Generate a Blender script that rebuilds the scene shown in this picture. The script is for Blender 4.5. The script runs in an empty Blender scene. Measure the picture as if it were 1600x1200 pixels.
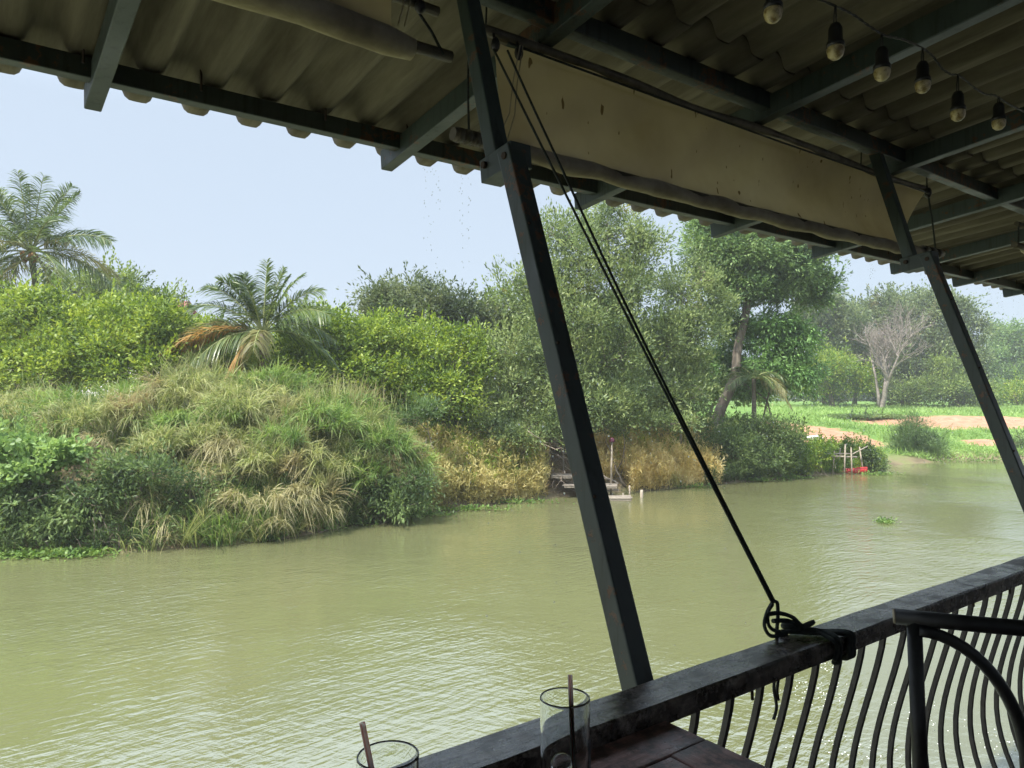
import bpy, math, random
import numpy as np
from mathutils import Vector, noise as mnoise
PI = math.pi
sc = bpy.context.scene
COL = sc.collection
R = math.radians

# ------------------------------------------------------------------ camera, sky, sun, exposure
H = 3.8                                   # lens height above the river, metres
F = 1150.0; HZ = 622.0; HAZE = .0009                    # focal length and horizon row of the 1600x1200 photograph
cd = bpy.data.cameras.new('camera'); cam = bpy.data.objects.new('camera', cd); COL.objects.link(cam)
cam.location = (0, 0, H); cam.rotation_euler = (R(90 + 1.1), 0, 0)
cd.sensor_width = 36.0; cd.lens = 36.0 * F / 1600.0
cd.clip_start = 0.02; cd.clip_end = 3000
sc.camera = cam

SUN_EL, SUN_AZ = 58.0, -135.0              # azimuth: compass from +Y clockwise; the sun stands behind and to the left
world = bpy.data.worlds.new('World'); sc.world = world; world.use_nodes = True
wn = world.node_tree.nodes; wl = world.node_tree.links
bg = wn['Background']
sky = wn.new('ShaderNodeTexSky'); sky.sky_type = 'NISHITA'; sky.sun_disc = False
sky.sun_elevation = R(SUN_EL); sky.sun_rotation = R(SUN_AZ)
sky.altitude = 0; sky.air_density = 1.0; sky.dust_density = 3.5; sky.ozone_density = 2.5
mixw = wn.new('ShaderNodeMix'); mixw.data_type = 'RGBA'
mixw.inputs[0].default_value = 0.85
wl.new(sky.outputs[0], mixw.inputs[6]); mixw.inputs[7].default_value = (3.95, 4.65, 5.5, 1)   # an even veil of humid air
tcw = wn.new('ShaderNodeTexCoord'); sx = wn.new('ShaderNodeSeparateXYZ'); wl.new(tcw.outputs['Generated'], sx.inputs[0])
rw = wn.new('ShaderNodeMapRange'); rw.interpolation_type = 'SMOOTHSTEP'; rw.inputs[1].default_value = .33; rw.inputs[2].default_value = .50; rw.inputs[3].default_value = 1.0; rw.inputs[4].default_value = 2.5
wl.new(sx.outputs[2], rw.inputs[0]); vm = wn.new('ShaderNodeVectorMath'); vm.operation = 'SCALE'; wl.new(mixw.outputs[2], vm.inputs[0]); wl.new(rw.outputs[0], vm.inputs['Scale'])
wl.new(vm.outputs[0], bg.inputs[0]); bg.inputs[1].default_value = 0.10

sd = bpy.data.lights.new('sun', 'SUN'); sun = bpy.data.objects.new('sun', sd); COL.objects.link(sun)
sd.energy = 4.8; sd.angle = R(1.5); sd.color = (1.0, 0.95, 0.86)
_d = Vector((math.sin(R(SUN_AZ)) * math.cos(R(SUN_EL)), math.cos(R(SUN_AZ)) * math.cos(R(SUN_EL)), math.sin(R(SUN_EL))))
sun.rotation_euler = _d.to_track_quat('Z', 'Y').to_euler()
sun.location = (0, 0, 60)
vs = sc.view_settings; vs.view_transform = 'Standard'; vs.look = 'None'; vs.gamma = 1.0; vs.exposure = 0.80
sc.render.engine = 'CYCLES'
cy = sc.cycles
cy.max_bounces = 14; cy.diffuse_bounces = 3; cy.glossy_bounces = 3; cy.transmission_bounces = 12; cy.transparent_max_bounces = 8
cy.use_denoising = True; cy.caustics_reflective = False; cy.caustics_refractive = False

# ------------------------------------------------------------------ frames of reference
UX, UY = 0.801, 0.599
def Wv(u, v, z):       # the building's own frame: u along the rail, v out over the river, z from lens height
    return np.array([UX * u - UY * v, UY * u + UX * v, H + z])
def atpx(px, py, y):   # a point at forward distance y seen at (px, py) of the photograph
    return np.array([(px - 800) / F * y, y, H + (HZ - py) / F * y])

_sh = np.array([(-300, -40), (-60, 11), (-30, 15), (-12.4, 17.6), (-8.8, 18.4), (-6.3, 19.6), (-4.7, 22.4), (-2.2, 25.1), (1.7, 28.2),
                (5.2, 30.0), (10.5, 33.4), (13.9, 35.6), (18.6, 37.9), (20.8, 41.0), (26.4, 44.6), (31, 45), (60, 54), (120, 75), (400, 180)], float)
def shore(x): return np.interp(x, _sh[:, 0], _sh[:, 1])
def ground(x, y):
    x = np.asarray(x, float); y = np.asarray(y, float)
    d = (y - shore(x)) * 0.86
    zl = np.interp(d, [-14, -6, 0, 0.8, 2.2, 4, 9, 40, 200], [-2.5, -1.5, -.06, .55, 1.45, 2.1, 2.35, 2.9, 3.1])
    zr = np.interp(d, [-14, -6, 0, 1.0, 3, 6, 15, 33, 60, 200], [-2.5, -1.5, -.06, .35, .6, .95, 2.15, 2.75, 3.05, 3.1])
    w = np.clip((x - 12) / 5.0, 0, 1); w = w * w * (3 - 2 * w)
    z = zl * (1 - w) + zr * w
    # our own bank, under and behind the building
    v = -UY * x + UX * y
    zb = np.interp(v, [-12, -6, -1.5, 1], [1.6, 1.4, -.9, -2.5])
    z = np.where(d < -10, np.maximum(z, zb), z)
    return z + 0.10 * np.sin(x * .9 + y * .37) * np.sin(y * .8 - x * .3) * np.clip(d, 0, 1)
def gz(x, y): return float(ground(x, y))

# ------------------------------------------------------------------ mesh helpers
def mesh_np(name, V, Q, mat, smooth=False, uvt=None):
    me = bpy.data.meshes.new(name)
    V = np.asarray(V, np.float32); Q = np.asarray(Q, np.int32); k = Q.shape[1]
    me.vertices.add(len(V)); me.vertices.foreach_set('co', V.ravel())
    me.loops.add(Q.size); me.loops.foreach_set('vertex_index', Q.ravel())
    me.polygons.add(len(Q)); me.polygons.foreach_set('loop_start', np.arange(0, Q.size, k, dtype=np.int32))
    me.polygons.foreach_set('loop_total', np.full(len(Q), k, np.int32))
    if smooth: me.polygons.foreach_set('use_smooth', np.ones(len(Q), bool))
    me.update(calc_edges=True)
    if uvt is not None:
        a = me.attributes.new('along', 'FLOAT', 'POINT'); a.data.foreach_set('value', np.asarray(uvt, np.float32))
    me.materials.append(mat)
    return me
class MB:
    def __init__(s): s.v = []; s.f = []; s.n = 0; s.sm = []
    def add(s, V, Fs, smooth=False):
        V = np.asarray(V, float); s.v.append(V)
        for f in Fs: s.f.append([i + s.n for i in f]); s.sm.append(smooth)
        s.n += len(V)
    def beam(s, p0, p1, w, h, up=(0, 0, 1)):       # box from p0 to p1; w across, h along up
        p0 = np.asarray(p0, float); p1 = np.asarray(p1, float)
        d = p1 - p0; d /= np.linalg.norm(d); up = np.asarray(up, float)
        a = np.cross(d, up); a /= np.linalg.norm(a); b = np.cross(a, d)
        V = [p + a * sx * w / 2 + b * sy * h / 2 for p in (p0, p1) for sx, sy in ((-1, -1), (1, -1), (1, 1), (-1, 1))]
        s.add(V, [(0, 1, 2, 3), (7, 6, 5, 4), (4, 5, 1, 0), (5, 6, 2, 1), (6, 7, 3, 2), (7, 4, 0, 3)])
    def box(s, c, sx, sy, sz, rz=0):
        c = np.asarray(c, float); d = np.array([math.cos(rz), math.sin(rz), 0])
        s.beam(c - d * sx / 2, c + d * sx / 2, sy, sz)
    def tube(s, pts, rad, n=8, cap=True, closed=False):
        pts = np.asarray(pts, float); m = len(pts)
        rad = np.full(m, rad, float) if np.isscalar(rad) else np.asarray(rad, float)
        T = np.gradient(pts, axis=0); T /= (np.linalg.norm(T, axis=1)[:, None] + 1e-12)
        ref = np.array([0, 0, 1.]) if abs(T[0][2]) < .9 else np.array([1., 0, 0])
        V = []
        a = np.cross(T[0], ref); a /= np.linalg.norm(a)
        for i in range(m):
            a = a - T[i] * np.dot(a, T[i]); a /= (np.linalg.norm(a) + 1e-12); b = np.cross(T[i], a)
            for k in range(n):
                t = 2 * PI * k / n; V.append(pts[i] + rad[i] * (math.cos(t) * a + math.sin(t) * b))
        Fs = []
        for i in range(m - 1):
            for k in range(n):
                k2 = (k + 1) % n; Fs.append((i * n + k, i * n + k2, (i + 1) * n + k2, (i + 1) * n + k))
        s.add(V, Fs, n > 4)
        if cap:
            s.f.append([s.n - n * m + k for k in range(n)][::-1]); s.sm.append(False)
            s.f.append([s.n - n + k for k in range(n)]); s.sm.append(False)
    def lathe(s, c, prof, n=24, axis=None):        # prof: (r, z)
        c = np.asarray(c, float); V = []; Fs = []
        for r, z in prof:
            for k in range(n):
                t = 2 * PI * k / n; V.append(c + np.array([r * math.cos(t), r * math.sin(t), z]))
        for i in range(len(prof) - 1):
            for k in range(n):
                k2 = (k + 1) % n; Fs.append((i * n + k, i * n + k2, (i + 1) * n + k2, (i + 1) * n + k))
        s.add(V, Fs, True)
    def ball(s, c, rx, ry=None, rz=None, n=8, m=6):
        ry = rx if ry is None else ry; rz = rx if rz is None else rz
        c = np.asarray(c, float); V = []; Fs = []
        for i in range(m + 1):
            ph = PI * i / m
            for k in range(n):
                t = 2 * PI * k / n
                V.append(c + np.array([rx * math.sin(ph) * math.cos(t), ry * math.sin(ph) * math.sin(t), rz * math.cos(ph)]))
        for i in range(m):
            for k in range(n):
                k2 = (k + 1) % n; Fs.append((i * n + k, (i + 1) * n + k, (i + 1) * n + k2, i * n + k2))
        s.add(V, Fs, True)
    def mesh(s, name, mat, off=(0, 0, 0), bevel=False):
        V = np.concatenate(s.v) - np.asarray(off, float)
        me = bpy.data.meshes.new(name); me.from_pydata(V.tolist(), [], s.f); me.update()
        me.polygons.foreach_set('use_smooth', np.array(s.sm, bool)); me.materials.append(mat)
        return me
def link(name, me, parent=None, loc=None):
    o = bpy.data.objects.new(name, me); COL.objects.link(o)
    if parent is not None: o.parent = parent
    if loc is not None: o.location = loc
    return o
def setp(o, label=None, cat=None, group=None, kind=None):
    if label: o['label'] = label
    if cat: o['category'] = cat
    if group: o['group'] = group
    if kind: o['kind'] = kind
    return o
def thing(name, loc, label, cat, group=None, rz=0):
    o = bpy.data.objects.new(name, None); COL.objects.link(o); o.location = [float(c) for c in loc]
    o.rotation_euler = (0, 0, rz); o.empty_display_size = .2
    return setp(o, label, cat, group)
def part(name, mb, mat, t, label=None, off=None, bevel=0):   # mesh data given in world coordinates
    base = np.array(t.location) if off is None else np.asarray(off, float)
    o = link(name, mb.mesh(name, mat, base), t)
    if label: o['label'] = label
    if bevel:
        md = o.modifiers.new('bevel', 'BEVEL'); md.width = bevel; md.segments = 2; md.limit_method = 'ANGLE'
    return o
def partm(name, me, t): return link(name, me, t)
def dup(root, loc, rz=0.0, scale=1.0, label=None):
    r = root.copy(); COL.objects.link(r); r.location = [float(c) for c in loc]; r.rotation_euler = (0, 0, rz)
    r.scale = (scale,) * 3
    if label: r['label'] = label
    for ch in list(root.children):
        c = ch.copy(); COL.objects.link(c); c.parent = r
        for g in list(ch.children):
            d = g.copy(); COL.objects.link(d); d.parent = c
    return r

# ------------------------------------------------------------------ materials
def newmat(name):
    m = bpy.data.materials.new(name); m.use_nodes = True; nt = m.node_tree
    return m, nt, nt.nodes, nt.links, nt.nodes['Principled BSDF']
def ramp(nodes, stops):
    r = nodes.new('ShaderNodeValToRGB'); e = r.color_ramp.elements
    while len(e) < len(stops): e.new(.5)
    for el, (p, c) in zip(e, stops): el.position = p; el.color = (*c, 1)
    return r
def noise_n(nodes, links, scale, detail=4, rough=.55, stretch=None, coord='Object', dist=0):
    tc = nodes.new('ShaderNodeTexCoord'); n = nodes.new('ShaderNodeTexNoise')
    n.inputs['Scale'].default_value = scale; n.inputs['Detail'].default_value = detail; n.inputs['Roughness'].default_value = rough
    n.inputs['Distortion'].default_value = dist
    if stretch:
        mp = nodes.new('ShaderNodeMapping'); mp.inputs['Scale'].default_value = stretch[0]; mp.inputs['Rotation'].default_value = stretch[1]
        links.new(tc.outputs[coord], mp.inputs[0]); links.new(mp.outputs[0], n.inputs[0])
    else: links.new(tc.outputs[coord], n.inputs[0])
    return n
def solid(name, c1, c2, scale=6, rough=.6, bump=.2, metal=0, spec=.5, stretch=None, mid=(.35, .65), rough2=None, detail=5):
    m, nt, N, L, b = newmat(name)
    n = noise_n(N, L, scale, detail, .6, stretch); r = ramp(N, [(mid[0], c1), (mid[1], c2)])
    L.new(n.outputs[0], r.inputs[0]); L.new(r.outputs[0], b.inputs['Base Color'])
    b.inputs['Roughness'].default_value = rough; b.inputs['Metallic'].default_value = metal
    b.inputs['Specular IOR Level'].default_value = spec
    if rough2 is not None:
        mr = N.new('ShaderNodeMapRange'); mr.inputs[1].default_value = .35; mr.inputs[2].default_value = .65
        mr.inputs[3].default_value = rough; mr.inputs[4].default_value = rough2
        n3 = noise_n(N, L, scale * .6, 3, .6, stretch); L.new(n3.outputs[0], mr.inputs[0]); L.new(mr.outputs[0], b.inputs['Roughness'])
    if bump:
        bp = N.new('ShaderNodeBump'); bp.inputs['Strength'].default_value = bump; bp.inputs['Distance'].default_value = .01
        n2 = noise_n(N, L, scale * 4, 4, .6, stretch); L.new(n2.outputs[0], bp.inputs['Height']); L.new(bp.outputs[0], b.inputs['Normal'])
    return m
def foliage(name, cols, clump=.7, trans=.35, spec=.35, rough=.5, tip=None, accent=None):
    """cols: dark..light real leaf colours; every leaf is its own island and takes its own shade of the species' green"""
    m, nt, N, L, b = newmat(name)
    g = N.new('ShaderNodeNewGeometry')
    n = noise_n(N, L, clump, 3, .6)
    ad = N.new('ShaderNodeMath'); ad.operation = 'MULTIPLY_ADD'; ad.inputs[1].default_value = .55; L.new(g.outputs['Random Per Island'], ad.inputs[0])
    ml = N.new('ShaderNodeMath'); ml.operation = 'MULTIPLY_ADD'; ml.inputs[1].default_value = 2.3; ml.inputs[2].default_value = -.88
    L.new(n.outputs[0], ml.inputs[0]); L.new(ml.outputs[0], ad.inputs[2])
    k = len(cols); r = ramp(N, [(.08 + .84 * i / (k - 1), c) for i, c in enumerate(cols)])
    L.new(ad.outputs[0], r.inputs[0]); out = r.outputs[0]
    if accent:      # a few yellow or brown leaves in patches
        n2 = noise_n(N, L, accent[1], 2, .5); mr = N.new('ShaderNodeMapRange'); mr.inputs[1].default_value = accent[2]; mr.inputs[2].default_value = accent[2] + .1
        L.new(n2.outputs[0], mr.inputs[0]); mx = N.new('ShaderNodeMix'); mx.data_type = 'RGBA'
        mu = N.new('ShaderNodeMath'); mu.operation = 'MULTIPLY'; L.new(mr.outputs[0], mu.inputs[0]); mu.inputs[1].default_value = .8
        L.new(mu.outputs[0], mx.inputs[0]); L.new(out, mx.inputs[6]); mx.inputs[7].default_value = (*accent[0], 1); out = mx.outputs[2]
    if tip:
        at = N.new('ShaderNodeAttribute'); at.attribute_name = 'along'
        mr = N.new('ShaderNodeMapRange'); mr.inputs[1].default_value = tip[1]; mr.inputs[2].default_value = 1.0; mr.inputs[4].default_value = tip[2]
        L.new(at.outputs['Fac'], mr.inputs[0]); mx = N.new('ShaderNodeMix'); mx.data_type = 'RGBA'
        L.new(mr.outputs[0], mx.inputs[0]); L.new(out, mx.inputs[6]); mx.inputs[7].default_value = (*tip[0], 1); out = mx.outputs[2]
    L.new(out, b.inputs['Base Color']); b.inputs['Roughness'].default_value = rough; b.inputs['Specular IOR Level'].default_value = spec
    t = N.new('ShaderNodeBsdfTranslucent'); hs = N.new('ShaderNodeHueSaturation'); hs.inputs['Hue'].default_value = .485
    hs.inputs['Saturation'].default_value = 1.1; hs.inputs['Value'].default_value = 1.5
    L.new(out, hs.inputs['Color']); L.new(hs.outputs[0], t.inputs[0])
    ms = N.new('ShaderNodeMixShader'); ms.inputs[0].default_value = trans
    L.new(b.outputs[0], ms.inputs[1]); L.new(t.outputs[0], ms.inputs[2]); L.new(ms.outputs[0], N['Material Output'].inputs[0])
    return m

M = {}
def painted(name, c1, c2, chip, amount, rough):
    m, nt, N, L, b = newmat(name)
    n = noise_n(N, L, 4, 6, .65); r = ramp(N, [(.3, c1), (.7, c2)]); L.new(n.outputs[0], r.inputs[0])
    n2 = noise_n(N, L, 38, 5, .7); n3 = noise_n(N, L, 5, 3, .6); mu = N.new('ShaderNodeMath'); mu.operation = 'MULTIPLY'; L.new(n2.outputs[0], mu.inputs[0]); L.new(n3.outputs[0], mu.inputs[1])
    r2 = ramp(N, [(amount, (0, 0, 0)), (amount + .025, (1, 1, 1))]); L.new(mu.outputs[0], r2.inputs[0])
    mx = N.new('ShaderNodeMix'); mx.data_type = 'RGBA'; L.new(r2.outputs[0], mx.inputs[0]); L.new(r.outputs[0], mx.inputs[6]); mx.inputs[7].default_value = (*chip, 1)
    n5 = noise_n(N, L, 3, 4, .6, ((14, 14, 1.2), (0, 0, 0))); r5 = ramp(N, [(.52, (1, 1, 1)), (.70, (.55, .52, .48))]); L.new(n5.outputs[0], r5.inputs[0])   # run-off stains
    m5 = N.new('ShaderNodeMix'); m5.data_type = 'RGBA'; m5.blend_type = 'MULTIPLY'; m5.inputs[0].default_value = 1; L.new(mx.outputs[2], m5.inputs[6]); L.new(r5.outputs[0], m5.inputs[7])
    L.new(m5.outputs[2], b.inputs['Base Color'])
    mr = N.new('ShaderNodeMapRange'); mr.inputs[1].default_value = .35; mr.inputs[2].default_value = .65; mr.inputs[3].default_value = rough; mr.inputs[4].default_value = rough + .3; L.new(n.outputs[0], mr.inputs[0]); L.new(mr.outputs[0], b.inputs['Roughness'])
    bp = N.new('ShaderNodeBump'); bp.inputs['Strength'].default_value = .35; bp.inputs['Distance'].default_value = .003; sb = N.new('ShaderNodeMath'); sb.operation = 'SUBTRACT'; L.new(n3.outputs[0], sb.inputs[0]); L.new(r2.outputs[0], sb.inputs[1])
    L.new(sb.outputs[0], bp.inputs['Height']); L.new(bp.outputs[0], b.inputs['Normal']); return m
M['paint'] = painted('green_paint', (.034, .052, .052), (.056, .078, .076), (.10, .055, .035), .335, .38)
M['paint_worn'] = painted('worn_green_paint', (.026, .040, .042), (.064, .084, .082), (.13, .07, .045), .315, .35)
M['black_steel'] = solid('black_steel', (.010, .011, .012), (.022, .022, .022), 18, .38, .1, rough2=.55)
M['baluster'] = solid('baluster_paint', (.018, .017, .017), (.05, .045, .042), 22, .45, .2)
M['rope'] = solid('black_rope', (.008, .012, .011), (.03, .04, .036), 120, .75, .5)
M['pole'] = solid('dirty_pole', (.03, .026, .018), (.14, .12, .085), 9, .6, .2)
M['pulley'] = solid('pulley_black', (.012, .012, .012), (.03, .03, .03), 30, .5, 0)
M['socket'] = solid('socket_black', (.012, .012, .012), (.02, .02, .02), 30, .5, 0)
M['hook'] = solid('rusty_hook', (.02, .012, .008), (.05, .03, .02), 50, .8, 0)
M['bark'] = solid('bark', (.09, .07, .055), (.24, .20, .155), 5, .9, .6, stretch=((1, 1, .35), (0, 0, 0)))
M['bark_dark'] = solid('dark_bark', (.045, .036, .028), (.13, .105, .08), 6, .9, .5)
M['bark_grey'] = solid('grey_bark', (.15, .125, .11), (.30, .255, .225), 4, .9, .3)
M['palm_bark'] = solid('palm_bark', (.07, .06, .045), (.20, .17, .13), 8, .9, .5, stretch=((.3, .3, 4), (0, 0, 0)))
M['old_wood'] = solid('grey_old_wood', (.15, .125, .10), (.34, .295, .24), 7, .85, .4, stretch=((1, 6, 6), (0, 0, .6)))
M['dead_stick'] = solid('dead_stick', (.16, .12, .09), (.40, .33, .26), 8, .9, .3)
M['bamboo'] = solid('bleached_bamboo', (.20, .165, .12), (.37, .32, .25), 7, .7, .2)
M['red_hull'] = solid('red_hull_paint', (.42, .020, .025), (.56, .05, .05), 5, .35, .1)
M['cap_maroon'] = solid('maroon_plastic', (.07, .006, .02), (.11, .012, .035), 9, .5, 0)
M['white_bag'] = solid('white_sack', (.62, .62, .62), (.8, .8, .78), 8, .7, .4)
M['roof_tile'] = solid('red_roof_tiles', (.20, .05, .05), (.28, .085, .08), 3, .8, .2)
M['plaster'] = solid('white_plaster', (.62, .60, .60), (.74, .72, .72), 2, .8, 0)
M['window_dark'] = solid('dark_window', (.05, .06, .06), (.10, .11, .11), 2, .2, 0)
M['coconut'] = solid('coconut_husk', (.22, .10, .03), (.34, .17, .05), 6, .6, 0)
M['deck'] = solid('deck_boards', (.05, .035, .028), (.11, .08, .06), 3, .7, .3, stretch=((1, 8, 1), (0, 0, -.64)))
M['wall'] = solid('shading_wall', (.04, .032, .026), (.07, .055, .045), 3, .8, .1)

def wood_top(name, c1, c2, c3, rot, rough=(.28, .6), fine=26):
    m, nt, N, L, b = newmat(name)
    st = ((1.2, 14, 6), (0, 0, -rot))
    tc = N.new('ShaderNodeTexCoord'); mp = N.new('ShaderNodeMapping'); mp.vector_type = 'POINT'
    vr = N.new('ShaderNodeVectorRotate'); vr.rotation_type = 'Z_AXIS'; vr.inputs['Angle'].default_value = -rot
    L.new(tc.outputs['Object'], vr.inputs[0]); L.new(vr.outputs[0], mp.inputs[0]); mp.inputs['Scale'].default_value = (1.5, 16, 6)
    n = N.new('ShaderNodeTexNoise'); n.inputs['Scale'].default_value = 6; n.inputs['Detail'].default_value = 8; n.inputs['Roughness'].default_value = .65
    L.new(mp.outputs[0], n.inputs[0])
    r = ramp(N, [(.32, c1), (.5, c2), (.7, c3)]); L.new(n.outputs[0], r.inputs[0])
    n2 = noise_n(N, L, fine, 6, .7); r2 = ramp(N, [(.42, (0, 0, 0)), (.58, (1, 1, 1))]); L.new(n2.outputs[0], r2.inputs[0])
    mx = N.new('ShaderNodeMix'); mx.data_type = 'RGBA'; L.new(r2.outputs[0], mx.inputs[0]); mx.inputs[6].default_value = (*[c * .55 for c in c1], 1)
    L.new(r.outputs[0], mx.inputs[7]); L.new(mx.outputs[2], b.inputs['Base Color'])
    mr = N.new('ShaderNodeMapRange'); mr.inputs[1].default_value = .38; mr.inputs[2].default_value = .62
    mr.inputs[3].default_value = rough[0]; mr.inputs[4].default_value = rough[1]
    n3 = noise_n(N, L, 9, 6, .7); L.new(n3.outputs[0], mr.inputs[0]); L.new(mr.outputs[0], b.inputs['Roughness'])
    b.inputs['Specular IOR Level'].default_value = .9
    bp = N.new('ShaderNodeBump'); bp.inputs['Strength'].default_value = .45; bp.inputs['Distance'].default_value = .004
    ad = N.new('ShaderNodeMath'); ad.operation = 'ADD'; L.new(n.outputs[0], ad.inputs[0]); L.new(n2.outputs[0], ad.inputs[1])
    L.new(ad.outputs[0], bp.inputs['Height']); L.new(bp.outputs[0], b.inputs['Normal'])
    return m
ROT = math.atan2(UY, UX)
M['rail'] = wood_top('worn_black_rail', (.06, .050, .043), (.16, .135, .115), (.40, .36, .32), ROT, (.08, .42))
M['table'] = wood_top('worn_red_brown_table', (.13, .066, .055), (.29, .145, .12), (.45, .27, .23), ROT, (.25, .55))
M['table_across'] = wood_top('worn_red_brown_board', (.13, .066, .055), (.31, .155, .13), (.47, .29, .24), ROT + PI / 2, (.25, .55))

# fibre-cement roof sheet: dirty beige, streaked along the fall of the roof
m, nt, N, L, b = newmat('fibre_cement_sheet')
vr = N.new('ShaderNodeVectorRotate'); vr.rotation_type = 'Z_AXIS'; vr.inputs['Angle'].default_value = -ROT
tc = N.new('ShaderNodeTexCoord'); mp = N.new('ShaderNodeMapping'); mp.inputs['Scale'].default_value = (9, .9, 1)
L.new(tc.outputs['Object'], vr.inputs[0]); L.new(vr.outputs[0], mp.inputs[0])
n = N.new('ShaderNodeTexNoise'); n.inputs['Scale'].default_value = 1.4; n.inputs['Detail'].default_value = 7; n.inputs['Roughness'].default_value = .65; L.new(mp.outputs[0], n.inputs[0])
r = ramp(N, [(.3, (.10, .088, .082)), (.5, (.19, .172, .165)), (.72, (.30, .275, .265))]); L.new(n.outputs[0], r.inputs[0]); L.new(r.outputs[0], b.inputs['Base Color'])
b.inputs['Roughness'].default_value = .85; b.inputs['Specular IOR Level'].default_value = .2
n2 = noise_n(N, L, 30, 5, .6); bp = N.new('ShaderNodeBump'); bp.inputs['Strength'].default_value = .2; bp.inputs['Distance'].default_value = .004
L.new(n2.outputs[0], bp.inputs['Height']); L.new(bp.outputs[0], b.inputs['Normal']); M['sheet'] = m

# blind cloth: thin stained canvas that lets some light through
m, nt, N, L, b = newmat('stained_canvas')
n = noise_n(N, L, 1.6, 5, .6); r = ramp(N, [(.3, (.38, .30, .205)), (.55, (.54, .45, .33)), (.75, (.66, .58, .46))]); L.new(n.outputs[0], r.inputs[0])
n2 = noise_n(N, L, 34, 2, .4, ((1, 1, .5), (0, 0, 0))); r2 = ramp(N, [(.71, (1, 1, 1)), (.74, (.3, .24, .17))]); L.new(n2.outputs[0], r2.inputs[0])
mx = N.new('ShaderNodeMix'); mx.data_type = 'RGBA'; mx.blend_type = 'MULTIPLY'; mx.inputs[0].default_value = 1
L.new(r.outputs[0], mx.inputs[6]); L.new(r2.outputs[0], mx.inputs[7]); L.new(mx.outputs[2], b.inputs['Base Color'])
b.inputs['Roughness'].default_value = .8
t = N.new('ShaderNodeBsdfTranslucent'); L.new(mx.outputs[2], t.inputs[0]); ms = N.new('ShaderNodeMixShader'); ms.inputs[0].default_value = .38
L.new(b.outputs[0], ms.inputs[1]); L.new(t.outputs[0], ms.inputs[2]); L.new(ms.outputs[0], N['Material Output'].inputs[0]); M['canvas'] = m
M['canvas_roll'] = solid('dusty_canvas_roll', (.20, .17, .13), (.44, .39, .31), 5, .85, .4)

# glass, straw, bulb, drops
m, nt, N, L, b = newmat('clear_glass'); b.inputs['Transmission Weight'].default_value = 1; b.inputs['Roughness'].default_value = 0.0
b.inputs['IOR'].default_value = 1.45; b.inputs['Base Color'].default_value = (.96, .98, .97, 1); M['glass'] = m
m, nt, N, L, b = newmat('melting_ice'); b.inputs['Transmission Weight'].default_value = 1; b.inputs['Roughness'].default_value = .12; b.inputs['IOR'].default_value = 1.31; M['ice'] = m
m, nt, N, L, b = newmat('water_drop'); b.inputs['Transmission Weight'].default_value = 1; b.inputs['Roughness'].default_value = .0; b.inputs['IOR'].default_value = 1.33; M['drop'] = m
M['splash'] = solid('splash_foam', (.75, .78, .76), (.85, .86, .85), 9, .3, 0)
m, nt, N, L, b = newmat('frosted_bulb'); b.inputs['Base Color'].default_value = (.62, .52, .34, 1); b.inputs['Roughness'].default_value = .3
n = noise_n(N, L, 60, 3, .6); r = ramp(N, [(.35, (.24, .17, .08)), (.55, (.66, .56, .36))]); L.new(n.outputs[0], r.inputs[0]); L.new(r.outputs[0], b.inputs['Base Color'])
b.inputs['Subsurface Weight'].default_value = .0; M['bulb'] = m
m, nt, N, L, b = newmat('striped_straw'); tc = N.new('ShaderNodeTexCoord')
uvn = N.new('ShaderNodeAttribute'); uvn.attribute_name = 'stripe'
rr = ramp(N, [(.49, (.92, .84, .80)), (.51, (.78, .40, .38))]); L.new(uvn.outputs['Fac'], rr.inputs[0]); L.new(rr.outputs[0], b.inputs['Base Color'])
b.inputs['Roughness'].default_value = .35; t = N.new('ShaderNodeBsdfTranslucent'); L.new(rr.outputs[0], t.inputs[0]); ms = N.new('ShaderNodeMixShader'); ms.inputs[0].default_value = .6
L.new(b.outputs[0], ms.inputs[1]); L.new(t.outputs[0], ms.inputs[2]); L.new(ms.outputs[0], N['Material Output'].inputs[0]); M['straw'] = m
M['print'] = solid('glass_print', (.10, .10, .11), (.16, .16, .17), 9, .5, 0)

# leaves
FOL = {}
FOL['citrus'] = foliage('citrus_leaves', [(.050, .095, .018), (.115, .185, .030), (.21, .30, .045), (.35, .43, .085)], .9, accent=((.36, .30, .02), .55, .70))
FOL['mid'] = foliage('mid_green_leaves', [(.050, .085, .026), (.10, .155, .042), (.17, .24, .062), (.26, .33, .095)], .6)
FOL['mango'] = foliage('dark_mango_leaves', [(.034, .056, .028), (.065, .098, .040), (.11, .15, .058), (.18, .215, .10)], .5, spec=.5, rough=.4)
FOL['feather'] = foliage('grey_green_leaves', [(.062, .100, .045), (.12, .175, .066), (.195, .26, .092), (.29, .355, .14)], .7, accent=((.26, .24, .05), .8, .66))
FOL['tall'] = foliage('tall_tree_leaves', [(.050, .100, .040), (.105, .185, .066), (.175, .275, .095), (.26, .37, .135)], .6)
FOL['droop'] = foliage('drooping_bright_leaves', [(.050, .110, .038), (.095, .195, .058), (.155, .285, .08), (.22, .37, .12)], .7)
FOL['far'] = foliage('far_leaves', [(.052, .085, .040), (.095, .140, .060), (.155, .205, .085), (.22, .27, .12)], .35, accent=((.26, .22, .10), .22, .62))
FOL['dark_shrub'] = foliage('dark_shrub_leaves', [(.040, .070, .028), (.075, .125, .042), (.125, .19, .060), (.19, .26, .09)], 1.0)
FOL['bright_shrub'] = foliage('bright_shrub_leaves', [(0.060, 0.124, 0.022), (0.120, 0.221, 0.034), (0.225, 0.325, 0.046), (0.360, 0.416, 0.078)], 1.0, accent=((.34, .25, .05), .8, .64))
FOL['wattle'] = foliage('feathery_bush_leaves', [(.040, .075, .030), (.07, .13, .045), (.11, .18, .06), (.15, .23, .08)], 1.2)
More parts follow.
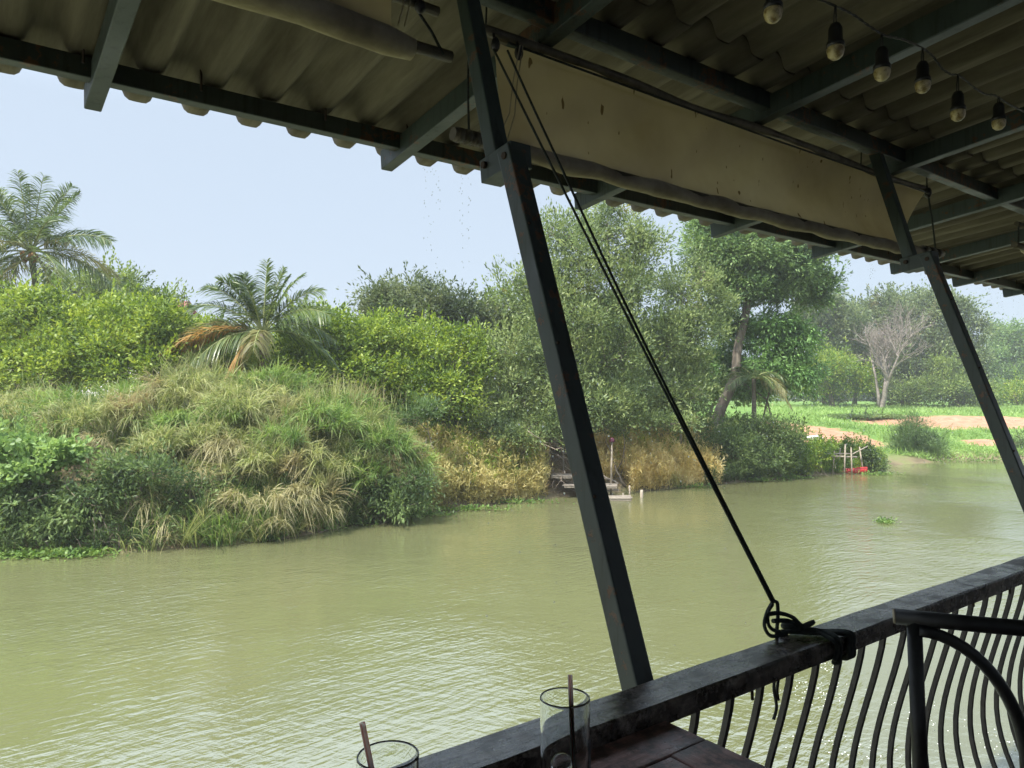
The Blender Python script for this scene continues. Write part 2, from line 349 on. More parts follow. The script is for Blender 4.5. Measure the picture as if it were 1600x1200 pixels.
FOL['broad'] = foliage('broad_leaves', [(.09, .16, .05), (.15, .25, .075), (.22, .34, .10), (.30, .42, .15)], 1.2, spec=.4)
FOL['weed'] = foliage('water_weed_leaves', [(.05, .10, .022), (.085, .165, .035), (.14, .235, .05), (.21, .30, .085)], 2.0)
FOL['palm'] = foliage('palm_leaflets', [(.030, .055, .020), (.062, .105, .032), (.105, .160, .048), (.17, .22, .075)], .5, spec=.6, rough=.35)
FOL['palm_dry'] = foliage('dry_palm_leaflets', [(.22, .13, .035), (.34, .21, .06), (.46, .30, .10)], .8)
FOL['palm_pale'] = foliage('yellowing_palm_leaflets', [(.10, .11, .04), (.18, .18, .065), (.26, .25, .10)], .8)
FOL['reed'] = foliage('reed_blades', [(.10, .135, .045), (.18, .23, .072), (.28, .33, .11), (.40, .43, .18)], .55, tip=((.46, .40, .22), .45, .7), accent=((.32, .25, .13), .35, .56))
FOL['reed_green'] = foliage('green_reed_blades', [(.065, .125, .034), (.12, .21, .052), (.19, .30, .075), (.28, .38, .11)], .7, tip=((.35, .31, .14), .6, .5))
FOL['reed_dry'] = foliage('dry_hanging_blades', [(.14, .13, .055), (.22, .22, .09), (.32, .30, .13), (.42, .39, .20)], 1.2, tip=((.50, .44, .28), .35, .6))
FOL['gold'] = foliage('golden_weeds', [(.38, .31, .11), (.56, .46, .17), (.70, .58, .25), (.80, .71, .40)], 1.2, accent=((.20, .24, .06), .5, .60))
FOL['gold_dull'] = foliage('olive_gold_weeds', [(.20, .19, .07), (.34, .31, .11), (.48, .43, .17), (.60, .54, .26)], .9, accent=((.34, .19, .08), .6, .62))
FOL['field'] = foliage('field_grass', [(.11, .20, .045), (.17, .28, .07), (.23, .36, .095), (.30, .43, .13)], .25, tip=((.34, .42, .16), .6, .5))
FOL['dead'] = foliage('dry_litter', [(.12, .08, .05), (.22, .15, .09), (.32, .24, .16)], 1.0)

# ------------------------------------------------------------------ ground and river
m, nt, N, L, b = newmat('bank_soil_and_turf')
n = noise_n(N, L, .9, 6, .6); r = ramp(N, [(.3, (.10, .078, .05)), (.5, (.18, .145, .085)), (.7, (.16, .17, .07))]); L.new(n.outputs[0], r.inputs[0])
rg = ramp(N, [(.3, (.075, .15, .03)), (.7, (.15, .24, .055))]); n1 = noise_n(N, L, .5, 5, .6); L.new(n1.outputs[0], rg.inputs[0])
rd = ramp(N, [(.3, (.27, .135, .08)), (.55, (.39, .215, .135)), (.75, (.47, .29, .19))]); n4 = noise_n(N, L, 1.8, 7, .65); L.new(n4.outputs[0], rd.inputs[0])
am = N.new('ShaderNodeAttribute'); am.attribute_name = 'turf'; ad_ = N.new('ShaderNodeAttribute'); ad_.attribute_name = 'dirt'
mx = N.new('ShaderNodeMix'); mx.data_type = 'RGBA'; L.new(am.outputs['Fac'], mx.inputs[0]); L.new(r.outputs[0], mx.inputs[6]); L.new(rg.outputs[0], mx.inputs[7])
nd = noise_n(N, L, 1.2, 5, .65); ma = N.new('ShaderNodeMath'); ma.operation = 'ADD'; L.new(ad_.outputs['Fac'], ma.inputs[0])
ms_ = N.new('ShaderNodeMath'); ms_.operation = 'MULTIPLY_ADD'; ms_.inputs[1].default_value = .9; ms_.inputs[2].default_value = -.45; L.new(nd.outputs[0], ms_.inputs[0]); L.new(ms_.outputs[0], ma.inputs[1])
mr = N.new('ShaderNodeMapRange'); mr.inputs[1].default_value = .42; mr.inputs[2].default_value = .58; L.new(ma.outputs[0], mr.inputs[0])
mx2 = N.new('ShaderNodeMix'); mx2.data_type = 'RGBA'; L.new(mr.outputs[0], mx2.inputs[0]); L.new(mx.outputs[2], mx2.inputs[6]); L.new(rd.outputs[0], mx2.inputs[7])
L.new(mx2.outputs[2], b.inputs['Base Color']); b.inputs['Roughness'].default_value = .95; b.inputs['Specular IOR Level'].default_value = .15
bp = N.new('ShaderNodeBump'); bp.inputs['Strength'].default_value = .8; bp.inputs['Distance'].default_value = .12
nb = noise_n(N, L, 3, 7, .65); L.new(nb.outputs[0], bp.inputs['Height']); L.new(bp.outputs[0], b.inputs['Normal']); M['soil'] = m

gx = np.concatenate([np.linspace(-440, -70, 10), np.arange(-60, 70.1, .6), np.linspace(80, 440, 12)])
gy = np.concatenate([np.linspace(-200, -24, 8), np.arange(-20, 10, 2.), np.arange(10, 70, .5), np.arange(70, 140, 3.), np.linspace(150, 460, 10)])
GX, GY = np.meshgrid(gx, gy); GZ = ground(GX, GY)
V = np.stack([GX, GY, GZ], -1).reshape(-1, 3); nx, ny = len(gx), len(gy)
ii, jj = np.meshgrid(np.arange(nx - 1), np.arange(ny - 1)); q = (jj * nx + ii).ravel()
Q = np.stack([q, q + 1, q + nx + 1, q + nx], 1)
me = mesh_np('ground', V, Q, M['soil'], True)
def dirtmask(x, y):
    dd = np.zeros_like(x)
    for cx, cy_, rx, ry, ang in ((20.8, 50.5, 4.2, 5.6, -.1), (17.0, 38.5, 3.0, 1.0, .3), (37, 62, 9, 4.2, .25), (33, 50.5, 2.2, 1.6, .3), (4.5, 33.5, 2.6, 1.0, 0)):
        c, s_ = math.cos(ang), math.sin(ang); ax = ((x - cx) * c + (y - cy_) * s_) / rx; ay = (-(x - cx) * s_ + (y - cy_) * c) / ry
        dd = np.maximum(dd, np.clip(1.3 - np.sqrt(ax * ax + ay * ay) * .8, 0, 1))
    return dd
turf = np.clip((V[:, 0] - 11) / 4, 0, 1) * np.clip((V[:, 1] - shore(V[:, 0])) / 2 - .3, 0, 1)
a = me.attributes.new('turf', 'FLOAT', 'POINT'); a.data.foreach_set('value', turf.astype(np.float32))
a = me.attributes.new('dirt', 'FLOAT', 'POINT'); a.data.foreach_set('value', dirtmask(V[:, 0], V[:, 1]).astype(np.float32))
setp(link('ground', me), kind='structure')

m, nt, N, L, b = newmat('muddy_river_water')
n = noise_n(N, L, .06, 3, .5); r = ramp(N, [(.3, (.108, .114, .052)), (.7, (.138, .142, .066))]); L.new(n.outputs[0], r.inputs[0]); L.new(r.outputs[0], b.inputs['Base Color'])
b.inputs['Roughness'].default_value = .03; b.inputs['IOR'].default_value = 2.35
def waves(scale, ang, along, detail, dist):
    tc = N.new('ShaderNodeTexCoord'); vr = N.new('ShaderNodeVectorRotate'); vr.rotation_type = 'Z_AXIS'; vr.inputs['Angle'].default_value = -R(ang); L.new(tc.outputs['Object'], vr.inputs[0])
    mp = N.new('ShaderNodeMapping'); mp.inputs['Scale'].default_value = (along, 1, 1); L.new(vr.outputs[0], mp.inputs[0])
    w = N.new('ShaderNodeTexNoise'); w.inputs['Scale'].default_value = scale; w.inputs['Detail'].default_value = detail; w.inputs['Roughness'].default_value = .5; w.inputs['Distortion'].default_value = dist
    L.new(mp.outputs[0], w.inputs[0]); return w
w1 = waves(8.6, 40, .30, 3, .4); w2 = waves(9.6, -22, .32, 3, .35); w4 = waves(1.5, 15, .6, 2, .2); w3 = noise_n(N, L, .16, 3, .5)
a1 = N.new('ShaderNodeMath'); a1.operation = 'MULTIPLY_ADD'; a1.inputs[1].default_value = .55; L.new(w2.outputs[0], a1.inputs[0]); L.new(w1.outputs[0], a1.inputs[2])
a2 = N.new('ShaderNodeMath'); a2.operation = 'MULTIPLY_ADD'; a2.inputs[1].default_value = 1.1; L.new(w4.outputs[0], a2.inputs[0]); L.new(a1.outputs[0], a2.inputs[2])
mr = N.new('ShaderNodeMapRange'); mr.inputs[1].default_value = .38; mr.inputs[2].default_value = .62; mr.inputs[3].default_value = .22; mr.inputs[4].default_value = 1.05
L.new(w3.outputs[0], mr.inputs[0]); mm = N.new('ShaderNodeMath'); mm.operation = 'MULTIPLY'; L.new(a2.outputs[0], mm.inputs[0]); L.new(mr.outputs[0], mm.inputs[1])
bp = N.new('ShaderNodeBump'); bp.inputs['Strength'].default_value = 1.0; bp.inputs['Distance'].default_value = .024
L.new(mm.outputs[0], bp.inputs['Height']); L.new(bp.outputs[0], b.inputs['Normal']); M['water'] = m
me = mesh_np('river', [(-435, -60, 0), (435, -60, 0), (435, 300, 0), (-435, 300, 0)], [(0, 1, 2, 3)], M['water'])
setp(link('river', me), kind='structure')

# ------------------------------------------------------------------ the riverside shelter: roof
def Pz(v): return .97 + .117 * (2.56 - v)         # underside of the purlins
t = thing('roof', Wv(2.5, 0, Pz(0)), 'dark corrugated lean-to roof with green steel rafters over the riverside terrace', 'roof')
def sheet(name, u0, u1, v0, v1, lift):
    pitch = .189; n = int((u1 - u0) / pitch * 14); us = np.linspace(u0, u1, n); nv = 24
    ph = (us / pitch) % 1.0; prof = np.tanh(2.8 * np.cos(2 * PI * ph)) / np.tanh(2.8) * .027
    V = []
    rng = np.random.default_rng(3)
    for s_, th in ((0, 0), (1, .007)):
        for j in range(nv + 1):
            v = v0 + (v1 - v0) * j / nv
            sag = .004 * np.sin(us * 1.7 + j * .3)
            zz = Pz(v) + .064 + .026 + lift + prof + sag + th
            V.append(np.stack([UX * us - UY * v, UY * us + UX * v, H + zz], 1))
    V = np.concatenate(V); Q = []; m_ = nv + 1
    ii, jj = np.meshgrid(np.arange(n - 1), np.arange(nv)); q = (jj * n + ii).ravel()
    q0 = np.stack([q, q + n, q + n + 1, q + 1], 1); off = m_ * n; q1 = np.stack([q, q + 1, q + n + 1, q + n], 1) + off
    i = np.arange(n - 1); e = nv * n + i; eq = np.stack([e, e + off, e + off + 1, e + 1], 1)
    e2 = i; eq2 = np.stack([e2, e2 + 1, e2 + off + 1, e2 + off], 1)
    me = mesh_np(name, V - np.array(t.location), np.concatenate([q0, q1, eq, eq2]), M['sheet'], True)
    return link(name, me, t)
sheet('roof_sheet', -4.0, 11.0, 1.50, 2.785, 0.008)
sheet('roof_sheet', -4.0, 11.0, -3.7, 1.72, .016)
for v in (2.56, 1.63, .70, -.24, -1.18, -2.12, -3.06):
    mb = MB(); mb.beam(Wv(-4.0, v, Pz(v) + .032), Wv(11.0, v, Pz(v) + .032), .05, .064); part('purlin', mb, M['paint_worn'], t, bevel=.004)
for k in range(-4, 11):
    u = .328 + 1.0485 * k
    mb = MB(); mb.beam(Wv(u, 2.70, Pz(2.70) + .012), Wv(u, -3.6, Pz(-3.6) + .012), .050, .080)
    part('rafter', mb, M['paint'], t, bevel=.004)
for k in range(24):      # hook bolts standing in the troughs at the eave
    u = .26 + .378 * k + random.Random(k).uniform(-.03, .03)
    mb = MB(); z = Pz(2.52)
    mb.tube([Wv(u, 2.52, z + .03), Wv(u, 2.525, z + .10), Wv(u + .012, 2.53, z + .112)], .004, 6)
    part('hook_bolt', mb, M['hook'], t)

# ------------------------------------------------------------------ cranked roof posts
def post(u, label):
    t = thing('roof_post', Wv(u, 1.0, -.60), label, 'post', 'cranked green steel posts carrying the eave')
    mb = MB(); mb.beam(Wv(u - .012, .985, -.60), Wv(u - .012, 1.415, .60), .048, .048, up=Wv(0, 1, 0) - Wv(0, 0, 0)); part('lower_post', mb, M['paint_worn'], t, bevel=.004)
    mb = MB(); mb.beam(Wv(u, 1.385, .582), Wv(u, 1.515, .566), .062, .060); part('bracket', mb, M['paint_worn'], t, bevel=.003)
    mb = MB(); mb.beam(Wv(u + .008, 1.488, .59), Wv(u + .008, 1.640, 1.10), .046, .046, up=Wv(0, 1, 0) - Wv(0, 0, 0)); part('upper_strut', mb, M['paint'], t, bevel=.004)
    for vv, dz in ((1.405, 0), (1.492, 0)):
        mb = MB(); mb.tube([Wv(u - .031, vv, .577 + dz), Wv(u - .040, vv, .577 + dz)], .009, 6); part('bolt', mb, M['hook'], t)
    for zz in (-.2, .12, .40):
        mb = MB(); vv = .985 + .43 * (zz + .60) / 1.2; mb.ball(Wv(u - .012 - .018, vv - .027, zz), .004); part('screw', mb, M['hook'], t)
post(1.064, 'cranked dark green post rising from the rail behind the glasses, nearest to us')
post(3.235, 'cranked dark green post at the far right end of the canvas blind')

# ------------------------------------------------------------------ railing
t = thing('railing', Wv(2.5, .92, -1.3), 'terrace railing with a worn wet black top rail and curved bars above the river', 'railing')
rng = random.Random(5)
mb = MB(); n_ = 90; us = np.linspace(-2.5, 7.5, n_); V = []
for u in us:
    w0 = .877 + rng.uniform(-.0012, .0012); w1 = .962 + rng.uniform(-.0015, .0015); zt = -.530 + rng.uniform(-.0008, .0008)
    for v, z in ((w0, -.570), (w0, zt - .004), (w0 + .004, zt), (w1 - .004, zt), (w1, zt - .004), (w1, -.570)): V.append(Wv(u, v, z))
Fs = []
for i in range(n_ - 1):
    for k in range(6): Fs.append((i * 6 + k, (i + 1) * 6 + k, (i + 1) * 6 + (k + 1) % 6, i * 6 + (k + 1) % 6))
mb.add(V, Fs); part('top_rail', mb, M['rail'], t)
prof = [(-.565 - .72 * k / 16, .906 + .090 * math.sin(PI * (k / 16) ** 1.35)) for k in range(17)]
for k in range(-6, 58):
    u = 1.115 + .1005 * k; du = rng.uniform(-.004, .004)
    mb = MB(); pts = [Wv(u + du, v, z) for z, v in prof]
    for a_, b_ in zip(pts[:-1], pts[1:]): pass
    V = []; w = .0058
    for i, p in enumerate(pts):
        q = pts[min(i + 1, len(pts) - 1)] - pts[max(i - 1, 0)]; q /= np.linalg.norm(q)
        e1 = np.array([UX, UY, 0]); e2 = np.cross(q, e1)
        for sx, sy in ((-1, -1), (1, -1), (1, 1), (-1, 1)): V.append(p + e1 * sx * w + e2 * sy * w)
    mb.add(V, [(i * 4 + k2, i * 4 + (k2 + 1) % 4, (i + 1) * 4 + (k2 + 1) % 4, (i + 1) * 4 + k2) for i in range(len(pts) - 1) for k2 in range(4)])
    part('baluster', mb, M['baluster'], t)
for u, ln in ((1.27, .035), (2.57, .03), (2.31, .025)):
    mb = MB(); mb.tube([Wv(u, .90, -.568), Wv(u + .003, .90, -.568 - ln)], .0035, 5); part('nail', mb, M['hook'], t)
mb = MB(); mb.beam(Wv(-2.5, .915, -1.285), Wv(7.5, .915, -1.285), .04, .03); part('bottom_rail', mb, M['black_steel'], t)

# ------------------------------------------------------------------ terrace floor (setting) and unseen walls added behind
mb = MB(); rng = random.Random(2)
for k in range(33):
    v = -3.55 + .139 * k; mb.beam(Wv(-3.8, v, -1.335 + rng.uniform(-.002, .002)), Wv(9.5, v, -1.335), .133, .03)
o = setp(link('deck', mb.mesh('deck', M['deck'])), kind='structure')
for u in (-3.5, .2, 3.9, 7.6):
    for v in (.6, -2.6):
        mb = MB(); mb.tube([Wv(u, v, -1.36), Wv(u, v, -5.6)], .10, 12); part('deck_pile', mb, M['bark_dark'], o, off=(0, 0, 0))
mb = MB(); mb.beam(Wv(-3.9, -3.6, -.05), Wv(10, -3.6, -.05), .08, 2.6); mb.beam(Wv(-3.9, -3.5, .0), Wv(-3.9, .3, .0), .08, 2.6)  # back and side walls, out of view, added to keep the interior dark
setp(link('wall', mb.mesh('wall', M['wall'])), kind='structure')

# ------------------------------------------------------------------ canvas blinds
def roll_pts(u0, u1, v, z, n, r0, amp, seed):
    rr = random.Random(seed); P_, R_ = [], []
    for i in range(n):
        s_ = i / (n - 1); P_.append(Wv(u0 + (u1 - u0) * s_, v + .004 * math.sin(i * 1.3), z - .012 * math.sin(PI * s_) + .003 * math.sin(i * .9)))
        R_.append(r0 * (1 + amp * math.sin(i * .7 + seed) + rr.uniform(-.08, .08)))
    R_[0] *= .75; R_[-1] *= .75
    return P_, R_
# the half lowered one
t = thing('canvas_blind', Wv(2.5, 1.67, 1.03), 'long stained brown canvas blind half lowered under the eave between the two posts', 'blind', 'canvas roll-up blinds under the eave')
mb = MB(); n_ = 40; P_ = [Wv(1.142 + 2.69 * i / (n_ - 1), 1.678 + .004 * math.sin(i * .6), 1.030 + .006 * math.sin(i * .35)) for i in range(n_)]
mb.tube(P_, [.0145 + .0015 * math.sin(i * .8) for i in range(n_)], 10); part('top_pole', mb, M['pole'], t)
nu, nv = 120, 26; V = []
for j in range(nv + 1):
    b_ = j / nv
    for i in range(nu + 1):
        a_ = i / nu
        ul = 1.205 + .012 * math.sin(b_ * 3); ur = 3.80 - .28 * b_ ** 1.0 + .10 * (b_ ** 3)
        u = ul + (ur - ul) * a_
        z = 1.018 - (1.018 - .728) * b_ + .006 * math.sin(u * 5) * (1 - b_)
        bil = .040 * math.sin(PI * b_) * (.6 + .4 * math.sin(u * 2.3 + 1)) + .010 * math.sin(u * 11 + b_ * 4) * math.sin(PI * b_) + .016 * math.exp(-((u - 3.45) / .18) ** 2) * math.sin(b_ * PI) + .003 * math.sin(u * 31 + 9 * b_)
        bil += .02 * math.exp(-(((u - 1.25) + .9 * (b_ - .0)) / .09) ** 2)
        V.append(Wv(u, 1.678 + bil, z))
V = np.array(V); ii, jj = np.meshgrid(np.arange(nu), np.arange(nv)); q = (jj * (nu + 1) + ii).ravel()
me = mesh_np('cloth', V - np.array(t.location), np.stack([q, q + 1, q + nu + 2, q + nu + 1], 1), M['canvas'], True); link('cloth', me, t)
P_, R_ = roll_pts(1.22, 3.74, 1.678, .712, 60, .025, .08, 4)
mb = MB(); mb.tube(P_, R_, 14); part('roll', mb, M['canvas_roll'], t)
mb = MB(); mb.tube([Wv(1.055, 1.678, .715), Wv(2.4, 1.678, .708), Wv(3.68, 1.678, .715), Wv(3.985, 1.678, .735)], .018, 10)
for u in (1.075, 1.10, 1.128, 1.165): mb.tube([Wv(u - .008, 1.678, .715), Wv(u + .008, 1.678, .715)], .022, 8)
for u in (3.79, 3.86, 3.93): mb.tube([Wv(u - .02, 1.678, .728), Wv(u + .02, 1.678, .730)], .025, 8)
part('bottom_pole', mb, M['pole'], t)
def cord(name, pts, r, t, mat='rope'):
    mb = MB(); mb.tube(pts, r, 6); return part(name, mb, M[mat], t)
cord('cord', [Wv(1.165, 1.68, 1.20), Wv(1.168, 1.682, 1.10), Wv(1.165, 1.68, 1.04)], .003, t)
cord('cord', [Wv(1.115, 1.69, 1.02), Wv(1.118, 1.70, .86), Wv(1.115, 1.69, .73)], .0035, t)
cord('cord', [Wv(1.255, 1.64, 1.00), Wv(1.245, 1.66, .90), Wv(1.225, 1.65, .80), Wv(1.20, 1.66, .74)], .0018, t, 'canvas_roll')
cord('cord', [Wv(1.265, 1.64, 1.00), Wv(1.26, 1.66, .90), Wv(1.243, 1.65, .80), Wv(1.225, 1.66, .73)], .0018, t, 'canvas_roll')
cord('cord', [Wv(1.22, 1.650, 1.000), Wv(2.5, 1.648, .994), Wv(3.80, 1.650, 1.004)], .0035, t)
cord('cord', [Wv(3.815, 1.67, 1.03), Wv(3.865, 1.67, .88), Wv(3.92, 1.68, .745)], .0045, t)
cord('cord', [Wv(3.79, 1.66, 1.03), Wv(3.785, 1.66, 1.09), Wv(3.77, 1.65, 1.12)], .0035, t)
cord('cord', [Wv(3.16, 1.66, 1.03), Wv(3.165, 1.66, 1.09), Wv(3.155, 1.65, 1.13)], .003, t)
for u in (1.180, 1.262):
    mb = MB(); mb.ball(Wv(u, 1.655, .985), .013, .013, .022); mb.tube([Wv(u, 1.665, 1.02), Wv(u, 1.655, .985)], .004, 6); part('pulley', mb, M['pulley'], t)
mb = MB(); mb.ball(Wv(3.80, 1.66, 1.01), .017, .017, .026); part('pulley', mb, M['pulley'], t)
# the rolled up one to the left
t = thing('canvas_blind', Wv(-.4, 1.70, 1.05), 'thick dusty canvas blind rolled right up under the roof left of the nearest post', 'blind', 'canvas roll-up blinds under the eave')
P_, R_ = [], []
for i in range(34):
    s_ = i / 33; u = -1.5 + 2.44 * s_; P_.append(Wv(u, 1.70 - .004 * math.sin(i), .925 + .010 * math.sin(i * .5)))
    R_.append(.050 * (1 - .34 * s_ ** 3) * (1 + .05 * math.sin(i * 1.9)))
R_[-1] = .028; R_[-2] = .037
mb = MB(); mb.tube(P_, R_, 16); part('roll', mb, M['canvas_roll'], t)
mb = MB(); mb.tube([Wv(.90, 1.70, .93), Wv(1.062, 1.70, .934)], .0155, 12); part('bottom_pole', mb, M['pole'], t)
mb = MB(); mb.tube([Wv(-1.5, 1.70, 1.05), Wv(1.02, 1.70, 1.045)], .014, 10); part('top_pole', mb, M['pole'], t)
V = []; nu, nv = 40, 8
for j in range(nv + 1):
    for i in range(nu + 1):
        u = -1.5 + 2.38 * i / nu; V.append(Wv(u, 1.70 + .012 * math.sin(PI * j / nv) * math.sin(u * 7), 1.05 - .11 * j / nv))
V = np.array(V); ii, jj = np.meshgrid(np.arange(nu), np.arange(nv)); q = (jj * (nu + 1) + ii).ravel()
link('cloth', mesh_np('cloth', V - np.array(t.location), np.stack([q, q + 1, q + nu + 2, q + nu + 1], 1), M['canvas'], True), t)
cord('cord', [Wv(.905, 1.66, 1.12), Wv(.895, 1.645, 1.03), Wv(.882, 1.665, .955)], .0017, t, 'canvas_roll')
cord('cord', [Wv(.918, 1.66, 1.12), Wv(.91, 1.645, 1.03), Wv(.90, 1.665, .955)], .0017, t, 'canvas_roll')
cord('cord', [Wv(.955, 1.69, 1.02), Wv(.995, 1.69, .98), Wv(1.03, 1.685, .925)], .004, t)
mb = MB(); mb.ball(Wv(.955, 1.68, 1.03), .016, .016, .018); part('pulley', mb, M['pulley'], t)
# the next one along
t = thing('canvas_blind', Wv(6.2, 1.678, 1.03), 'end of a rolled up canvas blind at the right edge beyond the second post', 'blind', 'canvas roll-up blinds under the eave')
P_, R_ = roll_pts(5.08, 7.6, 1.678, .905, 40, .034, .08, 8); mb = MB(); mb.tube(P_, R_, 12); part('roll', mb, M['canvas_roll'], t)
mb = MB(); mb.tube([Wv(4.93, 1.678, .90), Wv(5.2, 1.678, .903)], .018, 10); part('bottom_pole', mb, M['pole'], t)
mb = MB(); mb.tube([Wv(4.97, 1.678, 1.03), Wv(7.6, 1.678, 1.03)], .014, 10); part('top_pole', mb, M['pole'], t)
cord('cord', [Wv(5.0, 1.678, 1.03), Wv(4.99, 1.678, .91)], .0045, t)

def px3(px, py, v):      # a point on the vertical plane v = const of the building
    tt = (px - 800) / F; y = v / (UX - UY * tt); return np.array([tt * y, y, H + (HZ - py) / F * y])
# ------------------------------------------------------------------ tie-down rope
t = thing('rope', Wv(1.45, .95, -.53), 'doubled black rope running from the blind pulleys down to a knot on the railing', 'rope')
def helix_rope(name, pts, r, rad=.0026):
    return cord(name, pts, r, t)
def sagline(p0, p1, n, sag):
    return [np.asarray(p0) * (1 - i / n) + np.asarray(p1) * (i / n) + np.array([0, 0, -sag * math.sin(PI * i / n)]) for i in range(n + 1)]
kn = Wv(1.448, .972, -.452)
cord('strand', sagline(px3(771, 72, 1.655), kn, 24, .006), .0034, t)
s1_ = sagline(px3(771, 72, 1.655), kn, 24, .006); dv_ = px3(793, 74, 1.655) - px3(771, 72, 1.655); tw_ = np.array([.0065, .002, 0])
cord('strand', [p + dv_ * (1 - k / 24) ** 2.6 + tw_ * min(1, k / 6) for k, p in enumerate(s1_)], .0034, t)
def loop(ctrl, r, n=10, closed=False):
    C_ = [np.asarray(c) for c in ctrl]; out = []
    for i in range(len(C_) - 1):
        p0 = C_[max(i - 1, 0)]; p1 = C_[i]; p2 = C_[i + 1]; p3 = C_[min(i + 2, len(C_) - 1)]
        for k in range(n):
            s_ = k / n
            out.append(.5 * ((2 * p1) + (-p0 + p2) * s_ + (2 * p0 - 5 * p1 + 4 * p2 - p3) * s_ ** 2 + (-p0 + 3 * p1 - 3 * p2 + p3) * s_ ** 3))
    out.append(C_[-1]); return out
cord('knot_loop', loop([px3(1204, 940, .972), px3(1196, 955, .965), px3(1192, 975, .96), px3(1200, 990, .955), px3(1215, 990, .95), px3(1240, 980, .945), px3(1267, 969, .94), px3(1262, 975, .938), px3(1235, 983, .94), px3(1212, 984, .95), px3(1199, 975, .957), px3(1198, 955, .962), px3(1205, 942, .966)], .004), .0042, t)
cord('knot_loop', loop([px3(1205, 938, .97), px3(1212, 940, .965), px3(1213, 960, .958), px3(1211, 985, .955), px3(1211, 1004, .968)], .004), .0042, t)
cord('knot_loop', loop([px3(1196, 958, .965), px3(1215, 956, .955), px3(1235, 962, .945), px3(1250, 975, .935), px3(1275, 985, .91), px3(1300, 1000, .870), px3(1305, 1014, .868), px3(1300, 1030, .868)], .005), .0050, t)
cord('knot_loop', loop([px3(1205, 968, .96), px3(1230, 968, .95), px3(1250, 978, .935), px3(1282, 984, .905), px3(1302, 992, .872), px3(1309, 1008, .868), px3(1307, 1030, .868), px3(1298, 1032, .872)], .005), .0052, t)
for du in (0, .011, .022):      # turns round the rail
    u = 1.575 + du
    cord('rail_turn', loop([Wv(u - .10, .966, -.522), Wv(u - .05, .92, -.523), Wv(u, .873, -.524), Wv(u + .004, .869, -.55), Wv(u + .004, .872, -.577), Wv(u + .0, .92, -.579), Wv(u - .05, .966, -.575), Wv(u - .10, .970, -.55), Wv(u - .10, .966, -.522)], .005), .0052, t)
mb = MB(); c0 = px3(1228, 975, .955)
mb.ball(c0, .016, .013, .011); mb.ball(px3(1245, 978, .945), .015, .012, .009); part('knot', mb, M['rope'], t)
cord('tail', loop([px3(1211, 1004, .968), px3(1211, 1040, .97), px3(1206, 1070, .972), px3(1210, 1100, .972), px3(1205, 1120, .972)], .004), .0035, t)
cord('tail', loop([px3(1211, 1004, .968), px3(1214, 1045, .97), px3(1211, 1075, .972), px3(1213, 1090, .972)], .004), .0035, t)

# ------------------------------------------------------------------ table, glasses, straws
t = thing('table', Wv(.4, .5, -1.3), 'reddish brown wooden table with worn framed top standing against the railing', 'table')
zt = -.560; th = .028; u0, u1, v0, v1 = -.25, .986, .15, .874; bw = .088
for name, a_, b_, w in (('frame_board', (u0, v1 - bw / 2), (u1, v1 - bw / 2), bw), ('frame_board', (u0, v0 + bw / 2), (u1, v0 + bw / 2), bw)):
    mb = MB(); mb.beam(Wv(a_[0], a_[1], zt - th / 2), Wv(b_[0], b_[1], zt - th / 2), w, th); part(name, mb, M['table'], t, bevel=.002)
for u in (u0 + bw / 2, u1 - bw / 2):
    mb = MB(); mb.beam(Wv(u, v0 + bw + .001, zt - th / 2 + .0003), Wv(u, v1 - bw - .001, zt - th / 2 + .0003), bw, th); part('frame_board', mb, M['table_across'], t, bevel=.002)
nb_ = 8; wv = (v1 - v0 - 2 * bw - .004) / nb_
for k in range(nb_):
    v = v0 + bw + .002 + wv * (k + .5)
    mb = MB(); mb.beam(Wv(u0 + bw + .003, v, zt - th / 2 - .0012), Wv(u1 - bw - .003, v, zt - th / 2 - .0012), wv - .0022, th); part('plank', mb, M['table'], t, bevel=.0015)
for u in (u0 + .09, u1 - .09):
    for v in (v0 + .08, v1 - .08):
        mb = MB(); mb.beam(Wv(u, v, zt - th), Wv(u, v, -1.32), .05, .05, up=Wv(1, 0, 0) - Wv(0, 0, 0)); part('leg', mb, M['table'], t)
for v in (v0 + .08, v1 - .08):
    mb = MB(); mb.beam(Wv(u0 + .11, v, zt - th - .03), Wv(u1 - .11, v, zt - th - .03), .02, .058); part('apron', mb, M['table'], t)

def tumbler(x, y, hgt, rad, label, icepos):
    z0 = H - .560 + .0005
    t = thing('drinking_glass', (x, y, z0), label, 'glass', 'tall tumblers on the table')
    mb = MB()
    o_ = lambda z: rad * (.94 + .06 * z / hgt)
    prof = [(.0004, 0), (rad * .4, 0), (rad * .84, 0), (rad * .89, .0008), (rad * .925, .003)] + [(o_(z), z) for z in np.linspace(.006, hgt - .004, 12)] + [(o_(hgt), hgt - .0024), (o_(hgt) - .0001, hgt - .0009), (o_(hgt) - .0010, hgt), (o_(hgt) - .0019, hgt - .0009), (o_(hgt) - .0020, hgt - .0024)]
    prof += [(o_(z) - .0020, z) for z in np.linspace(hgt - .004, .018, 12)] + [(rad * .90, .0145), (rad * .86, .0125), (rad * .80, .012), (rad * .4, .012), (.0004, .012)]
    mb.lathe((x, y, z0), prof, 48); part('glass_body', mb, M['glass'], t)
    return t
g1 = tumbler(.0685, .961, .173, .0325, 'clear tall glass with printed mark and a straw, standing right against the railing', None)
mb = MB(); zc = H - .560 + .103      # the small printed mark, facing the right
